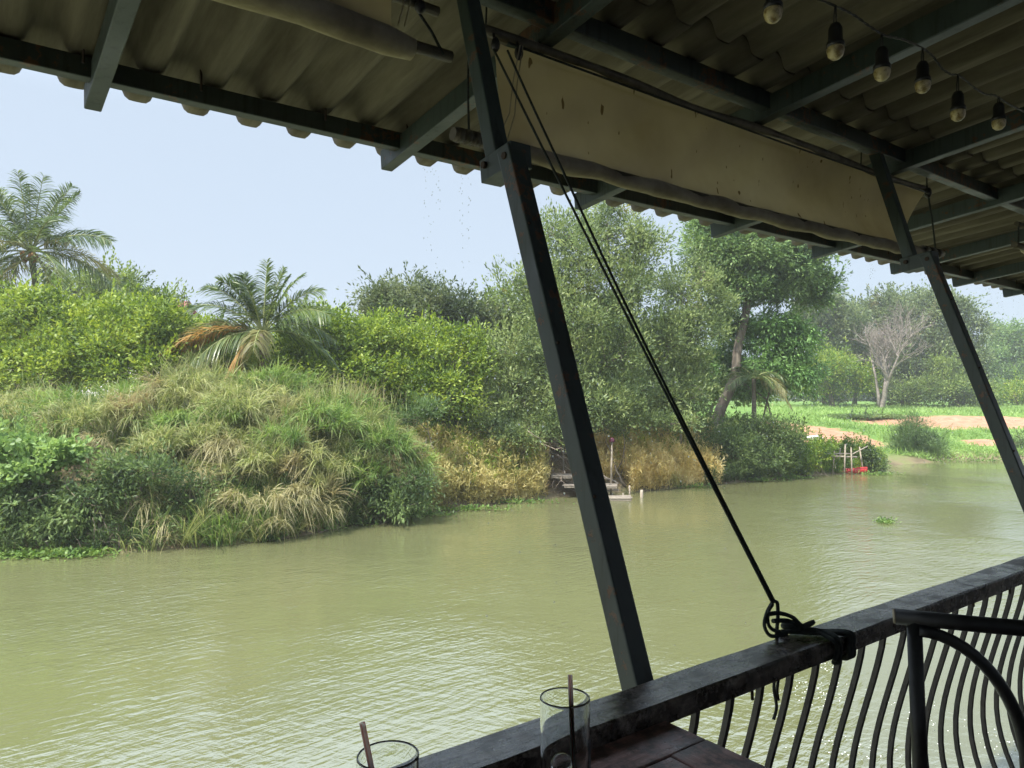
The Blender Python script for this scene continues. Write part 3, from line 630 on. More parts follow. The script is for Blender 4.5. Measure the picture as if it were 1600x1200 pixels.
for k, (a0, dz, h_, w_) in enumerate([(-.36, .012, .012, .008), (-.30, -.004, .020, .010), (-.24, .014, .010, .007), (-.28, -.020, .008, .012), (-.38, -.014, .010, .006)]):
    pts = []
    for i in range(9):
        s_ = 2 * PI * i / 8; aa = a0 + w_ / .033 * .5 * math.cos(s_); pts.append((.0685 + .0326 * math.cos(aa), .961 + .0326 * math.sin(aa), zc + dz + h_ * .6 * math.sin(s_)))
    mb.tube(pts, .0009, 4)
part('printed_mark', mb, M['print'], g1)
g2 = tumbler(-.134, .803, .175, .0335, 'clear glass at the bottom edge, left of the other glass, with a leaning straw', None)
def straw(p0, p1, label):
    t = thing('drinking_straw', p0, label, 'straw', 'striped drinking straws')
    p0 = np.asarray(p0, float); p1 = np.asarray(p1, float); d = p1 - p0; n = 12; V = []; S_ = []
    a = np.cross(d, (0, 1, 0)); a /= np.linalg.norm(a); b_ = np.cross(a, d); b_ /= np.linalg.norm(b_)
    for j in range(2):
        for rr in (.0032,):
            for k in range(n):
                for kk in (0, 1):
                    th_ = 2 * PI * (k + kk) / n; V.append(p0 + d * j + rr * (math.cos(th_) * a + math.sin(th_) * b_) - p0); S_.append(float(k % 3 == 0))
    Q = []; st = 2 * n
    for k in range(n): Q.append((2 * k, 2 * k + 1, 2 * k + 1 + st, 2 * k + st))
    me = mesh_np('straw_tube', V, Q, M['straw']); a_ = me.attributes.new('stripe', 'FLOAT', 'POINT'); a_.data.foreach_set('value', np.array(S_, np.float32))
    link('straw_tube', me, t)
def px_y(px, py, y): return np.array([(px - 800) / F * y, y, H + (HZ - py) / F * y])
straw((.0805, .935, H - .545), px_y(890, 1051, .985), 'red and white striped straw in the glass nearest the railing')
straw((-.118, .79, H - .545), px_y(568, 1125, .785), 'red and white striped straw leaning left in the bottom edge glass')
rng = random.Random(9)
for i, (dx, dy, dz, s_) in enumerate([(-.004, -.002, .088, .015), (.008, .006, .058, .015), (-.006, -.004, .030, .015)]):
    mb = MB(); c = np.array([.0685 + dx, .961 + dy, H - .560 + dz])
    mb.ball(c, s_ * 1.0, s_ * .85, s_ * .9, 10, 7)
    o = link('ice_lump', mb.mesh('ice_lump', M['ice'], c), None, c); setp(o, ('topmost', 'middle', 'lowest')[i] + ' lump of clear melting ice in the glass nearest the railing', 'ice', 'ice lumps in the glass nearest the railing')

# ------------------------------------------------------------------ metal chair at the right
base = np.array([.94, 1.20, H - 1.3]); e = np.array([.93, -.36, 0]); e /= np.linalg.norm(e); f = np.array([.36, .93, 0]); f /= np.linalg.norm(f); f = -np.array([-.36, -.93, 0]) / 1.0 / np.linalg.norm(f)
e = np.array([.9335, -.3587, 0]); nrm = np.array([-.3587, -.9335, 0])       # along the back; towards the sitter
o0 = np.array([.706, 1.300, H - .388])                                       # top of the left post
def cp(a_, h_, d_=0): return o0 + e * a_ + np.array([0, 0, h_]) + nrm * d_
t = thing('chair', cp(.21, -.912), 'black tubular metal chair back with an arched brace at the lower right', 'chair')
mb = MB(); mb.tube([cp(-.030, .002), cp(.10, .0015), cp(.225, .003), cp(.45, .002)], .0135, 14); part('top_rail', mb, M['black_steel'], t)
mb = MB(); mb.tube([cp(-.0290, .0021), cp(-.0325, .0020)], .0128, 14); part('end_cap', mb, M['bamboo'], t)
for s_ in (0, 1):
    a_ = 0 if s_ == 0 else .42
    mb = MB(); mb.tube([cp(a_, -.002), cp(a_ + (.006 if not s_ else -.006), -.25, .006), cp(a_ + (.012 if not s_ else -.012), -.50, .012), cp(a_ + (.014 if not s_ else -.014), -.91, -.03)], .0125, 14); part('back_post', mb, M['black_steel'], t)
def arc(sx, a0):
    P_ = []
    for i in range(15):
        th_ = PI / 2 * i / 14; P_.append(cp(a0 + sx * .158 * math.sin(th_), -.018 - .215 * (1 - math.cos(th_)), .004))
    P_.append(cp(a0 + sx * .158, -.45, .01)); return P_
mb = MB(); mb.tube(arc(1, .006), .0105, 12); part('arched_brace', mb, M['black_steel'], t)
mb = MB(); mb.tube(arc(-1, .414), .0105, 12); part('arched_brace', mb, M['black_steel'], t)
mb = MB()
for k in range(9): mb.beam(cp(.0, -.46 + .003, .035 + .047 * k), cp(.42, -.46 + .003, .035 + .047 * k), .04, .014)
part('seat', mb, M['table'], t)
mb = MB(); c4 = [cp(.01, -.48, .01), cp(.41, -.48, .01), cp(.41, -.48, .43), cp(.01, -.48, .43), cp(.01, -.48, .01)]
for p, q_ in zip(c4[:-1], c4[1:]): mb.tube([p, q_], .011, 10)
part('seat_frame', mb, M['black_steel'], t)
for a_ in (.02, .40):
    mb = MB(); mb.tube([cp(a_, -.48, .42), cp(a_, -.911, .44)], .0125, 12); part('leg', mb, M['black_steel'], t)

# ------------------------------------------------------------------ string of bulbs
t = thing('string_lights', Wv(2.2, 1.04, 1.05), 'string of unlit yellowed bulbs in black sockets hanging under the roof', 'string lights')
bulbs = [(1212, 15, 28), (1310, 75, 26), (1383, 110, 24), (1447, 130, 22), (1502, 175, 21), (1566, 190, 20)]
def pu(px, v=1.04): tt = (px - 800) / F; y = v / (UX - UY * tt); return (UX * tt + UY) * y
wirepx = [(1130, -30), (1190, -42), (1240, -25), (1310, 3), (1340, 18), (1365, 36), (1388, 50), (1415, 56), (1443, 68), (1462, 82), (1478, 103), (1492, 112), (1505, 114), (1528, 133), (1545, 143), (1562, 146), (1580, 158), (1600, 168), (1640, 185), (1700, 190), (1760, 215)]
mb = MB(); P_ = loop([px3(a_, b_, 1.04) for a_, b_ in wirepx], 0, 6)
tw = [p + np.array([0, .0022 * math.sin(i * 1.4), .0022 * math.cos(i * 1.4)]) for i, p in enumerate(P_)]
tw2 = [p - np.array([0, .0022 * math.sin(i * 1.4), .0022 * math.cos(i * 1.4)]) for i, p in enumerate(P_)]
mb.tube(tw, .0022, 5); mb.tube(tw2, .0022, 5); part('wire', mb, M['socket'], t)
for k, (bx, by, sz) in enumerate(bulbs + [(1640, 235, 18)]):
    u = pu(bx); c = px3(bx, by, 1.04); tt = (bx - 800) / F; y = 1.04 / (UX - UY * tt)
    wy = np.interp(bx, [a_ for a_, _ in wirepx], [b_ for _, b_ in wirepx]); top = px3(bx, wy, 1.04)
    top = np.array([c[0], c[1], top[2]])
    r = .0225
    mb = MB(); mb.lathe(c + np.array([0, 0, 0]), [(.0004, -r * 1.05), (r * .5, -r * .92), (r * .86, -r * .55), (r, 0), (r * .97, r * .35), (r * .80, r * .75), (.0004, r * .8)], 16); part('bulb', mb, M['bulb'], t)
    h_ = .062
    mb = MB(); mb.lathe(c + np.array([0, 0, r * .45]), [(.0004, 0), (r * 1.05, 0), (r * 1.02, .012), (r * .82, .018), (r * .78, h_ - .012), (r * .55, h_), (.0004, h_)], 14); part('socket', mb, M['socket'], t)
    ct = c + np.array([0, 0, r * .45 + h_])
    mb = MB(); mb.tube([ct + np.array([.003, 0, 0]), top + np.array([.002, 0, 0])], .0018, 5); mb.tube([ct - np.array([.004, 0, 0]), (ct + top) / 2 + np.array([-.003, 0, 0]), top], .0018, 5); part('drop_wire', mb, M['socket'], t)

# ------------------------------------------------------------------ water dripping off the eave
rng = random.Random(21); mb = MB()
def drop(c, r, el): mb.ball(c, r, r, r * el, 6, 4)
v_e = 2.78
cols_ = [663, 674, 683, 722, 733, 902, 1018, 1085, 1322, 1328, 1365, 1362, 1440, 1447, 1545, 1550, 1562, 1567, 1585, 1593]
for cx in cols_:
    u = pu(cx, v_e); zt_ = Pz(v_e) + .08
    for k in range(34):
        s_ = rng.random() ** 1.5; z = zt_ - .02 - s_ * 1.4
        drop(Wv(u + rng.gauss(0, .003), v_e + rng.gauss(0, .01), z), rng.uniform(.0014, .0027), rng.uniform(1, 2.2))
for k in range(380):
    u = rng.uniform(2.0, 8.5); z = Pz(v_e) - rng.uniform(.2, 4.0)
    drop(Wv(u, v_e + rng.uniform(-.12, .35), z), rng.uniform(.0022, .0048), rng.uniform(1, 1.6))
o = link('water_drops', mb.mesh('water_drops', M['drop'])); setp(o, 'fine drops of water falling from the edge of the roof', 'water drops', kind='stuff')

# ================================================================== vegetation tools
def unit(a): return a / (np.linalg.norm(a, axis=-1, keepdims=True) + 1e-9)
def leaf_mesh(name, C_, D_, Nn, ln, wd, mat, off, fold=.18, curl=0.0):
    """one folded leaf per row: C_ base, D_ direction, Nn rough normal"""
    n = len(C_); S_ = unit(np.cross(D_, Nn)); U_ = unit(np.cross(S_, D_))
    ln = np.asarray(ln).reshape(-1, 1) * np.ones((n, 1)); wd = np.asarray(wd).reshape(-1, 1) * np.ones((n, 1))
    mid = C_ + D_ * ln * .45
    V = np.empty((n, 4, 3)); V[:, 0] = C_; V[:, 1] = mid + S_ * wd * .5 + U_ * wd * fold; V[:, 2] = C_ + D_ * ln - U_ * ln * curl; V[:, 3] = mid - S_ * wd * .5 + U_ * wd * fold
    return mesh_np(name, V.reshape(-1, 3) - np.asarray(off), np.arange(n * 4).reshape(n, 4), mat)
def crown_points(lobes, dens, rng, shell=.13, bias=.35, lump=.16, inner=.22):
    P_, O_, W_ = [], [], []
    subs = []
    for cx, cy_, cz, rx, ry, rz in lobes:
        subs.append((cx, cy_, cz, rx * .84, ry * .84, rz * .84))
        for _ in range(9):
            d = unit(rng.normal(size=3) + np.array([0, -.25, .25])); q = rng.uniform(.26, .46)
            subs.append((cx + d[0] * rx * .8, cy_ + d[1] * ry * .8, cz + d[2] * rz * .8, rx * q, ry * q, rz * q * .9))
    for cx, cy_, cz, rx, ry, rz in subs:
        area = 4 * PI * ((rx * ry) ** 1.6 / 3 + (rx * rz) ** 1.6 / 3 + (ry * rz) ** 1.6 / 3) ** (1 / 1.6)
        n = max(5, int(area * dens * .62)); d = unit(rng.normal(size=(n * 2, 3)))
        keep = rng.random(n * 2) < (.5 + bias * d[:, 2] + .15); d = d[keep][:n]
        ph = rng.random(6) * 6
        lum = 1 + lump * (np.sin(d[:, 0] * 4 + ph[0]) * np.sin(d[:, 1] * 4.3 + ph[1]) + .6 * np.sin(d[:, 2] * 7 + d[:, 0] * 5 + ph[2]))
        rad = (1 - np.abs(rng.normal(0, shell, len(d)))) * lum
        inn = rng.random(len(d)) < inner; rad = np.where(inn, rad * rng.uniform(.35, .8, len(d)), rad)
        P_.append(np.array([cx, cy_, cz]) + d * np.array([rx, ry, rz]) * rad[:, None]); O_.append(unit(d * np.array([1 / rx, 1 / ry, 1 / rz])))
    return np.concatenate(P_), np.concatenate(O_)
def leaf_cloud(name, lobes, mat, off, seed, dens=6, per=22, cr=.30, ln=.14, wd=.062, droop=.25, updir=.35, flat=.7, shell=.13, lump=.16, inner=.22, bias=.35, zmin=None, shoots=.12):
    rng = np.random.default_rng(seed); P_, O_ = crown_points(lobes, dens, rng, shell, bias, lump, inner)
    k = per; n = len(P_) * k
    off_c = rng.normal(size=(len(P_), k, 3)) * np.array([1, 1, flat]) * cr * rng.uniform(.45, 1.35, (len(P_), 1, 1))
    sh = rng.random(len(P_)) < shoots; ns = int(sh.sum())       # some clusters are long young shoots standing out of the crown
    if ns:
        dv = unit(O_[sh] * .9 + rng.normal(size=(ns, 3)) * .45 + np.array([0, 0, .45]))[:, None]; ll = (cr * rng.uniform(2.0, 4.2, ns))[:, None, None]
        off_c[sh] = dv * ll * np.linspace(0, 1, k)[None, :, None] + rng.normal(size=(ns, k, 3)) * cr * .12
    C_ = (P_[:, None] + off_c).reshape(-1, 3); O2 = np.repeat(O_, k, 0)
    D_ = unit(O2 * .5 + unit(off_c.reshape(-1, 3)) * .7 + rng.normal(size=(n, 3)) * .45 + np.array([0, 0, updir - droop]))
    Nn = unit(O2 * .5 + np.array([0, 0, .8]) + rng.normal(size=(n, 3)) * .5)
    if zmin is not None: C_[:, 2] = np.maximum(C_[:, 2], zmin + rng.random(n) * .2)
    s_ = rng.uniform(.65, 1.25, n)
    return leaf_mesh(name, C_, D_, Nn, ln * s_, wd * s_, mat, off), P_
def limb(p0, p1, n, bend, rng):
    p0 = np.asarray(p0, float); p1 = np.asarray(p1, float); o = rng.normal(size=3) * bend * np.linalg.norm(p1 - p0)
    return [p0 * (1 - i / n) + p1 * (i / n) + o * math.sin(PI * i / n) + rng.normal(size=3) * .015 * np.linalg.norm(p1 - p0) for i in range(n + 1)]
def tree(name, depth, base, lobes, fol, label, cat='tree', group=None, seed=1, trunk_r=.13, stems=1, bark='bark', twigs=70, fork=.35, dd=1.0, spread=.5, trunk_path=None, twig_r=.014, **kw):
    """base=(px) or (px, extra_y); lobes=(px, py, rpx, rpy[, depth offset[, depth radius]]) measured on the photograph, set at real distance"""
    bx, by = (base if isinstance(base, tuple) else (base, 0)); yb = depth + by; xb = (bx - 800) / F * yb; zb = gz(xb, yb) - .12
    t = thing(name, (xb, yb, zb), label, cat, group)
    off = (xb, yb, zb); rng = np.random.default_rng(seed)
    L3 = []
    for l in lobes:
        dz = l[4] if len(l) > 4 else 0; y = depth + dz; s_ = y / F; rx = l[2] * s_; rz = l[3] * s_; ry = l[5] if len(l) > 5 else (rx * .6 + rz * .4)
        L3.append(((l[0] - 800) * s_, y, H + (HZ - l[1]) * s_, rx, ry, rz))
    me, PP = leaf_cloud('crown', L3, FOL[fol], off, seed, zmin=zb + .15, **kw); partm('crown', me, t)
    mb = MB(); mbr = MB(); cen = np.array([[l[0], l[1], l[2]] for l in L3]); top = cen[:, 2].max(); low = cen[:, 2].min()
    st = []
    for s_ in range(stems):
        p0 = np.array([xb, yb, zb]) + (np.array([rng.uniform(-spread, spread), rng.uniform(-spread, spread) * .6, 0]) if stems > 1 else 0)
        tgt = cen[rng.integers(len(cen))] if stems > 1 else cen.mean(0)
        zf = zb + (max(tgt[2], zb + 1.0) - zb) * fork * 2.0 * (1 if stems == 1 else rng.uniform(.7, 1.2))
        p1 = np.array([xb + (tgt[0] - xb) * .5, yb + (tgt[1] - yb) * .5, min(zf, top)])
        if trunk_path is not None and s_ == 0:
            pts = [np.array([(a_ - 800) / F * yb, yb, H + (HZ - b_) / F * yb]) for a_, b_ in trunk_path]; pts = [np.array([pts[0][0], yb, zb])] + pts; pts = loop(pts, 0, 5)
        else: pts = limb(p0, p1, 7, .05, rng)
        r_ = trunk_r * (1 if stems == 1 else rng.uniform(.5, .8)); n_ = len(pts)
        mb.tube(pts, [r_ * (1.25 - .25 * min(1, i / 2)) * (1 - .55 * i / n_) for i in range(n_)], 9); st.append((pts, r_ * .5))
    nodes_ = [p for pts, r_ in st for p in pts[len(pts) // 3:]]
    for c in cen:
        nd = np.array(nodes_); d = np.linalg.norm(nd - c, axis=1) + np.maximum(0, nd[:, 2] - c[2]) * 2; i = int(np.argmin(d))
        pts = limb(nd[i], c + rng.normal(size=3) * .1, 6, .10, rng); mbr.tube(pts, [trunk_r * .42 * (1 - .6 * k / 6) for k in range(7)], 6); nodes_ += pts[2:]
    nd = np.array(nodes_)
    if len(PP) and twigs:
        for p in PP[rng.choice(len(PP), min(twigs, len(PP)), replace=False)]:
            d = np.linalg.norm(nd - p, axis=1) + np.maximum(0, nd[:, 2] - p[2]) * 1.5; i = int(np.argmin(d)); pts = limb(nd[i], p, 4, .08, rng)
            mbr.tube(pts, [twig_r * 1.8, twig_r * 1.5, twig_r * 1.1, twig_r * .8, twig_r * .4], 4, cap=False)
    part('trunk', mb, M[bark], t, off=off)
    if mbr.n: part('branches', mbr, M[bark], t, off=off)
    return t
def blades(P0, D0, ln, wd, droop, rng, k=4, side=None):
    """ribbons: roots P0, directions D0; returns V, Q, along"""
    n = len(P0); ln = np.asarray(ln).reshape(-1, 1) * np.ones((n, 1)); wd = np.asarray(wd).reshape(-1, 1) * np.ones((n, 1)); droop = np.asarray(droop).reshape(-1, 1) * np.ones((n, 1))
    S_ = unit(np.cross(D0, np.array([0, 0, 1.])) + rng.normal(size=(n, 3)) * .45)
    V = np.empty((n, k + 1, 2, 3)); A = np.empty((n, k + 1, 2))
    for j in range(k + 1):
        s_ = j / k; p = P0 + D0 * ln * s_ + np.array([0, 0, -1.]) * droop * ln * s_ * s_
        w = wd * (.55 + .45 * min(1, s_ * 4)) * (1 - s_ ** 2.2) + .0015
        V[:, j, 0] = p - S_ * w / 2; V[:, j, 1] = p + S_ * w / 2; A[:, j] = s_
    i = np.arange(n)[:, None] * (k + 1) * 2; j = np.arange(k)[None] * 2; q = (i + j).ravel()
    return V.reshape(-1, 3), np.stack([q, q + 1, q + 3, q + 2], 1), A.ravel()
def blade_obj(name, P0, D0, ln, wd, droop, mat, rng, k=4, label=None, kind='stuff', cat=None):
    V, Q, A = blades(P0, D0, ln, wd, droop, rng, k); c = V.mean(0); c[2] = V[:, 2].min()
    o = link(name, mesh_np(name, V - c, Q, mat, False, A), None, c); return setp(o, label, cat, kind=kind)

# ------------------------------------------------------------------ palms
def frond(az, el, ln, droop, nl, ll, seed, twist=0.0, hang=.5, lw=.035):
    """returns leaflet V,Q and rachis points around the origin"""
    rng = np.random.default_rng(seed); d = np.array([math.cos(az) * math.cos(el), math.sin(az) * math.cos(el), math.sin(el)])
    ss = np.linspace(0, 1, 16); R_ = np.array([d * ln * s_ + np.array([0, 0, -droop * ln * s_ ** 2.2]) for s_ in ss])
    s2 = np.linspace(.16, .995, nl); Pc = np.stack([np.interp(s2, ss, R_[:, i]) for i in range(3)], 1)
    T = unit(np.gradient(Pc, axis=0)); side = unit(np.cross(T, np.array([0, 0, 1.]))); up = unit(np.cross(side, T))
    side = side * math.cos(twist) + up * math.sin(twist); up = unit(np.cross(side, T))
    P0, D0, LL, DR = [], [], [], []
    for sg in (-1, 1):
        a_ = T * (.55 + .5 * s2[:, None] ** 2) + side * sg * .95 + up * .22 + rng.normal(size=T.shape) * .07
        P0.append(Pc); D0.append(unit(a_)); LL.append(ll * (np.sin(PI * (s2 * .80 + .14)) ** .7) * rng.uniform(.85, 1.1, nl)); DR.append(hang * rng.uniform(.6, 1.3, nl))
    V, Q, A = blades(np.concatenate(P0), np.concatenate(D0), np.concatenate(LL), lw, np.concatenate(DR), rng, 3)
    return V, Q, R_
def palm(label, pos, trunk_pts, fronds, ln, ll, seed, nuts=0, scale=1, fmat=None, nl=58, tr=.14, lw=.036):
    t = thing('coconut_palm', pos, label, 'palm tree'); top = np.asarray(trunk_pts[-1], float)
    mb = MB(); pts = loop(trunk_pts, 0, 8); n_ = len(pts); mb.tube(pts, [tr * (1.15 - .35 * i / n_) * (1 + .05 * math.sin(i * 2.6)) for i in range(n_)], 10); part('trunk', mb, M['palm_bark'], t)
    for i, fr in enumerate(fronds):
        az, el, k_, dr = fr[:4]; kind = fr[4] if len(fr) > 4 else 'palm'; hang = fr[5] if len(fr) > 5 else .45
        V, Q, R_ = frond(R(az), R(el), ln * k_, dr, nl, ll * (.75 + .25 * k_), seed + i, twist=random.Random(seed + i).choice((-1, 1)) * abs(math.cos(R(az))) * math.cos(R(min(el, 80)) * .6) * .62 + random.Random(seed + i).uniform(-.25, .25), hang=hang, lw=lw)
        o = link('frond', mesh_np('frond', V + top - np.array(pos), Q, FOL[kind]), t)
        if kind == 'palm_dry': o['label'] = 'dry orange brown hanging frond'
        mbr = MB(); mbr.tube(R_ + top, [.032 * (1 - .85 * j / 15) + .003 for j in range(16)], 5)
        o2 = link('rachis', mbr.mesh('rachis', M['rachis'], pos), o)
    rr = random.Random(seed)
    for i in range(nuts):
        a_ = rr.uniform(0, 6.28); mb = MB(); c = top + np.array([math.cos(a_) * .22, math.sin(a_) * .22 - .08, -.12 - rr.uniform(0, .28)]); mb.ball(c, .10, .10, .13, 10, 7)
        part('coconut', mb, M['coconut'], t)
    return t
M['rachis'] = solid('palm_rachis', (.16, .19, .06), (.30, .32, .12), 3, .5, 0)

# tall coconut palm, far left
p = atpx(45, 430, 30); bx_, by_ = p[0] + .9, 30.3; zb = gz(bx_, by_) - .1
p[2] = H + (HZ - 392) / F * 30
fr = []
rr = random.Random(4)
for az in range(0, 360, 40): fr.append((az + rr.uniform(-8, 8), 68 + rr.uniform(-8, 8), .95, .16))
for az in range(0, 360, 45): fr.append((az + rr.uniform(-10, 10), 36 + rr.uniform(-6, 8), .95, .40))
for az in range(10, 370, 51): fr.append((az + rr.uniform(-10, 10), 6 + rr.uniform(-8, 8), .95, .50, rr.choice(['palm', 'palm', 'palm', 'palm_pale'])))
for az in (-35, -80, 200, 250): fr.append((az, -28, .8, .45, 'palm_pale' if az == -80 else 'palm', .7))
palm('tall coconut palm with nuts and a shaggy crown at the far left', (bx_, by_, zb), [(bx_, by_, zb), (bx_ - .1, by_, zb + 2), (bx_ - .45, 30.1, zb + 4.5), tuple(p)], fr, 3.9, 1.0, 40, nuts=11, nl=60, lw=.05)
# young coconut palm
yp = 25.6; p = atpx(410, 520, yp); zb = gz(p[0] + .2, yp) - .1
fr = [(182, 42, 1.06, .42), (174, 54, 1.08, .34), (184, 63, 1.0, .34), (165, 74, .86, .22), (80, 84, .84, .06), (15, 76, .88, .18), (-4, 64, .98, .28), (172, 66, .92, .26), (40, 70, .85, .2), (4, 54, 1.05, .38), (-8, 42, 1.0, .50), (16, 30, .9, .6), (250, 66, .9, .3), (100, 55, .9, .45),
      (184, 20, .98, .46, 'palm_pale', .7), (190, 12, 1.0, .44, 'palm_dry', .7), (200, 8, .75, .7, 'palm', .7), (228, -24, .50, .85, 'palm_dry', 1.0), (278, 16, .5, .75, 'palm_pale', .9), (-10, 12, .85, .65), (165, 26, .95, .6)]
palm('young coconut palm with feathery upright fronds and one dry orange frond', (p[0] + .2, yp, zb), [(p[0] + .2, yp, zb), (p[0] + .1, yp, zb + 1.3), tuple(p)], fr, 3.3, .85, 80, nl=64, tr=.17, lw=.048)
# small palm under the tall tree
yp = 35.5; p = atpx(1178, 592, yp); zb = gz(p[0], yp) - .1
fr = [(-8, 40, 1, .75), (15, 30, 1, .7), (170, 40, .9, .7), (-40, 20, .8, .75, 'palm_pale', .9), (200, 25, .8, .7), (-5, 10, .85, .95, 'palm_pale', .9), (60, 60, .9, .4), (250, 40, .7, .6), (120, 50, .9, .5), (-70, 25, .75, .7)]
palm('small palm with arching dark fronds beneath the tall right hand tree', (p[0], yp, zb), [(p[0], yp, zb), (p[0], yp, zb + .7), tuple(p)], fr, 2.1, .55, 120, nl=44, tr=.12, lw=.035)

# ------------------------------------------------------------------ trees and bushes of the far bank, left to right
C1 = dict(dens=7, per=24, cr=.24, ln=.155, wd=.075, lump=.2)
tree('orchard_tree', 26.5, 40, [(-20, 545, 80, 75), (45, 520, 85, 62), (120, 535, 80, 62, -.5), (70, 585, 105, 52, -1.2), (10, 480, 45, 34, 1)], 'citrus', 'bushy bright green orchard tree below the tall coconut palm', seed=11, stems=3, **C1)
tree('orchard_tree', 26.0, 200, [(190, 510, 75, 42, .6), (240, 540, 70, 60), (170, 575, 80, 52, -1), (255, 590, 60, 40, -1), (215, 490, 45, 26, 1)], 'citrus', 'bushy bright green orchard tree with a yellow patch, left of the roof gable', seed=12, stems=3, **C1)
tree('orchard_tree', 27.2, 320, [(300, 545, 65, 48), (345, 575, 60, 48, -.8), (290, 600, 60, 40, -1)], 'citrus', 'low bright green orchard tree under the red roof gable', seed=13, stems=3, **C1)
tree('bushy_tree', 37, 190, [(150, 470, 55, 42), (195, 465, 55, 40), (245, 485, 50, 32), (110, 455, 38, 30), (200, 505, 85, 40)], 'mid', 'rounded grey green tree rising behind the orchard beside the palm', seed=14, **dict(C1, dens=4.5, ln=.2, wd=.09, cr=.3))
tree('orchard_tree', 27.5, 480, [(450, 585, 62, 50, -1), (500, 545, 62, 50), (470, 520, 50, 40, .8), (545, 540, 52, 45), (530, 590, 65, 45, -1), (500, 505, 34, 26, 1)], 'citrus', 'bright green orchard tree immediately right of the young palm', seed=15, stems=3, **C1)
tree('orchard_tree', 28.5, 600, [(585, 560, 55, 52), (600, 525, 40, 36, .8), (590, 605, 65, 42, -1)], 'citrus', 'bright green orchard tree in front of the dark mango tree', seed=16, stems=2, **C1)
C2 = dict(dens=9, per=24, cr=.34, ln=.22, wd=.08, droop=.5, lump=.25)
tree('mango_tree', 36, 625, [(640, 465, 52, 36), (600, 478, 32, 28), (580, 470, 20, 20), (690, 490, 50, 34), (650, 510, 75, 42), (735, 500, 48, 36), (720, 540, 70, 50), (600, 530, 50, 40)], 'mango', 'dark dull green mango tree with the highest dome left of centre', seed=17, trunk_r=.2, **C2)
tree('bushy_tree', 37, 780, [(790, 480, 42, 34), (760, 520, 50, 45), (800, 560, 60, 60)], 'mid', 'mid green tree between the mango tree and the feathery tree', seed=18, **dict(C1, dens=4.5, ln=.2, wd=.09, cr=.3))
tree('orchard_tree', 29, 680, [(660, 545, 52, 46), (705, 575, 60, 52, -.6), (645, 600, 55, 44, -1), (700, 620, 60, 40, -1.4), (720, 535, 36, 26)], 'citrus', 'bright green leafy tree at centre above the dry weeds', seed=19, stems=3, **C1)
C3 = dict(dens=7, per=20, cr=.24, ln=.175, wd=.064, lump=.42, shell=.2, droop=.05, inner=.22, flat=.9)
tree('feathery_tree', 30.5, 870, [(905, 400, 68, 74, 1), (860, 370, 38, 40, 1), (990, 400, 52, 60, 1), (950, 350, 50, 40, 1.4), (1015, 385, 30, 34, 1), (825, 465, 58, 52), (900, 490, 78, 62), (975, 480, 62, 62, .5), (800, 545, 56, 56, -.4), (870, 570, 75, 60, -.8), (950, 570, 68, 60, -.3), (805, 620, 60, 46, -1), (880, 640, 75, 40, -1.4), (965, 628, 70, 34, -.2)],
     'feather', 'large grey green feathery tree behind the nearest slanting post', seed=20, trunk_r=.16, stems=6, spread=1.4, twigs=420, bark='bark', twig_r=.011, **C3)
tree('feathery_tree', 33, 1040, [(1070, 470, 60, 52), (1035, 520, 60, 56, -.5), (1080, 535, 48, 50), (1040, 600, 62, 48, -.8), (1092, 585, 26, 30, -.4), (1010, 628, 50, 30, -.4), (1060, 632, 45, 30, -.2), (1095, 430, 34, 30, .5), (1120, 480, 30, 26, .8)],
     'feather', 'smaller grey green feathery tree between the rope and the leaning trunk', seed=21, trunk_r=.13, stems=4, spread=.9, twigs=220, twig_r=.011, **C3)
C4 = dict(dens=9, per=22, cr=.28, ln=.20, wd=.080, lump=.3, shell=.16, droop=.35, flat=.5, inner=.2)
tree('tall_tree', 36.5, 1118, [(1110, 372, 50, 34), (1175, 350, 62, 32), (1165, 395, 60, 34, -.8), (1230, 400, 52, 34, -.8), (1245, 440, 46, 30), (1195, 440, 40, 26, .8), (1160, 452, 40, 28, -.6), (1140, 500, 30, 28, .8), (1130, 420, 44, 34, .4), (1282, 452, 26, 22), (1235, 372, 52, 26), (1268, 398, 34, 26), (1140, 400, 50, 24), (1200, 410, 54, 22, .6), (1255, 430, 40, 20), (1100, 400, 26, 20), (1230, 460, 44, 18), (1270, 475, 22, 14), (1120, 440, 34, 18), (1180, 462, 38, 16, .5)],
     'tall', 'tall spreading tree with a leaning pale trunk at the right', seed=22, trunk_r=.30, trunk_path=[(1122, 650), (1148, 590), (1153, 545), (1166, 490), (1170, 440), (1180, 395)], twigs=260, twig_r=.016, **C4)
tree('leafy_tree', 36.5, 1200, [(1215, 510, 40, 24), (1240, 525, 36, 24), (1195, 535, 34, 22, .4), (1228, 552, 38, 24), (1215, 580, 40, 28), (1248, 590, 34, 30), (1150, 520, 36, 26, 2.6), (1120, 575, 34, 40, 2.6), (1165, 590, 34, 40, 2.8)],
     'droop', 'bright green leafy tree with drooping foliage under the tall tree', seed=23, trunk_r=.10, stems=2, **dict(C4, droop=.9, ln=.24, wd=.075, flat=.6, lump=.4))
C6 = dict(dens=3.4, per=24, cr=.42, ln=.27, wd=.13, lump=.3, twigs=30, trunk_r=.16)
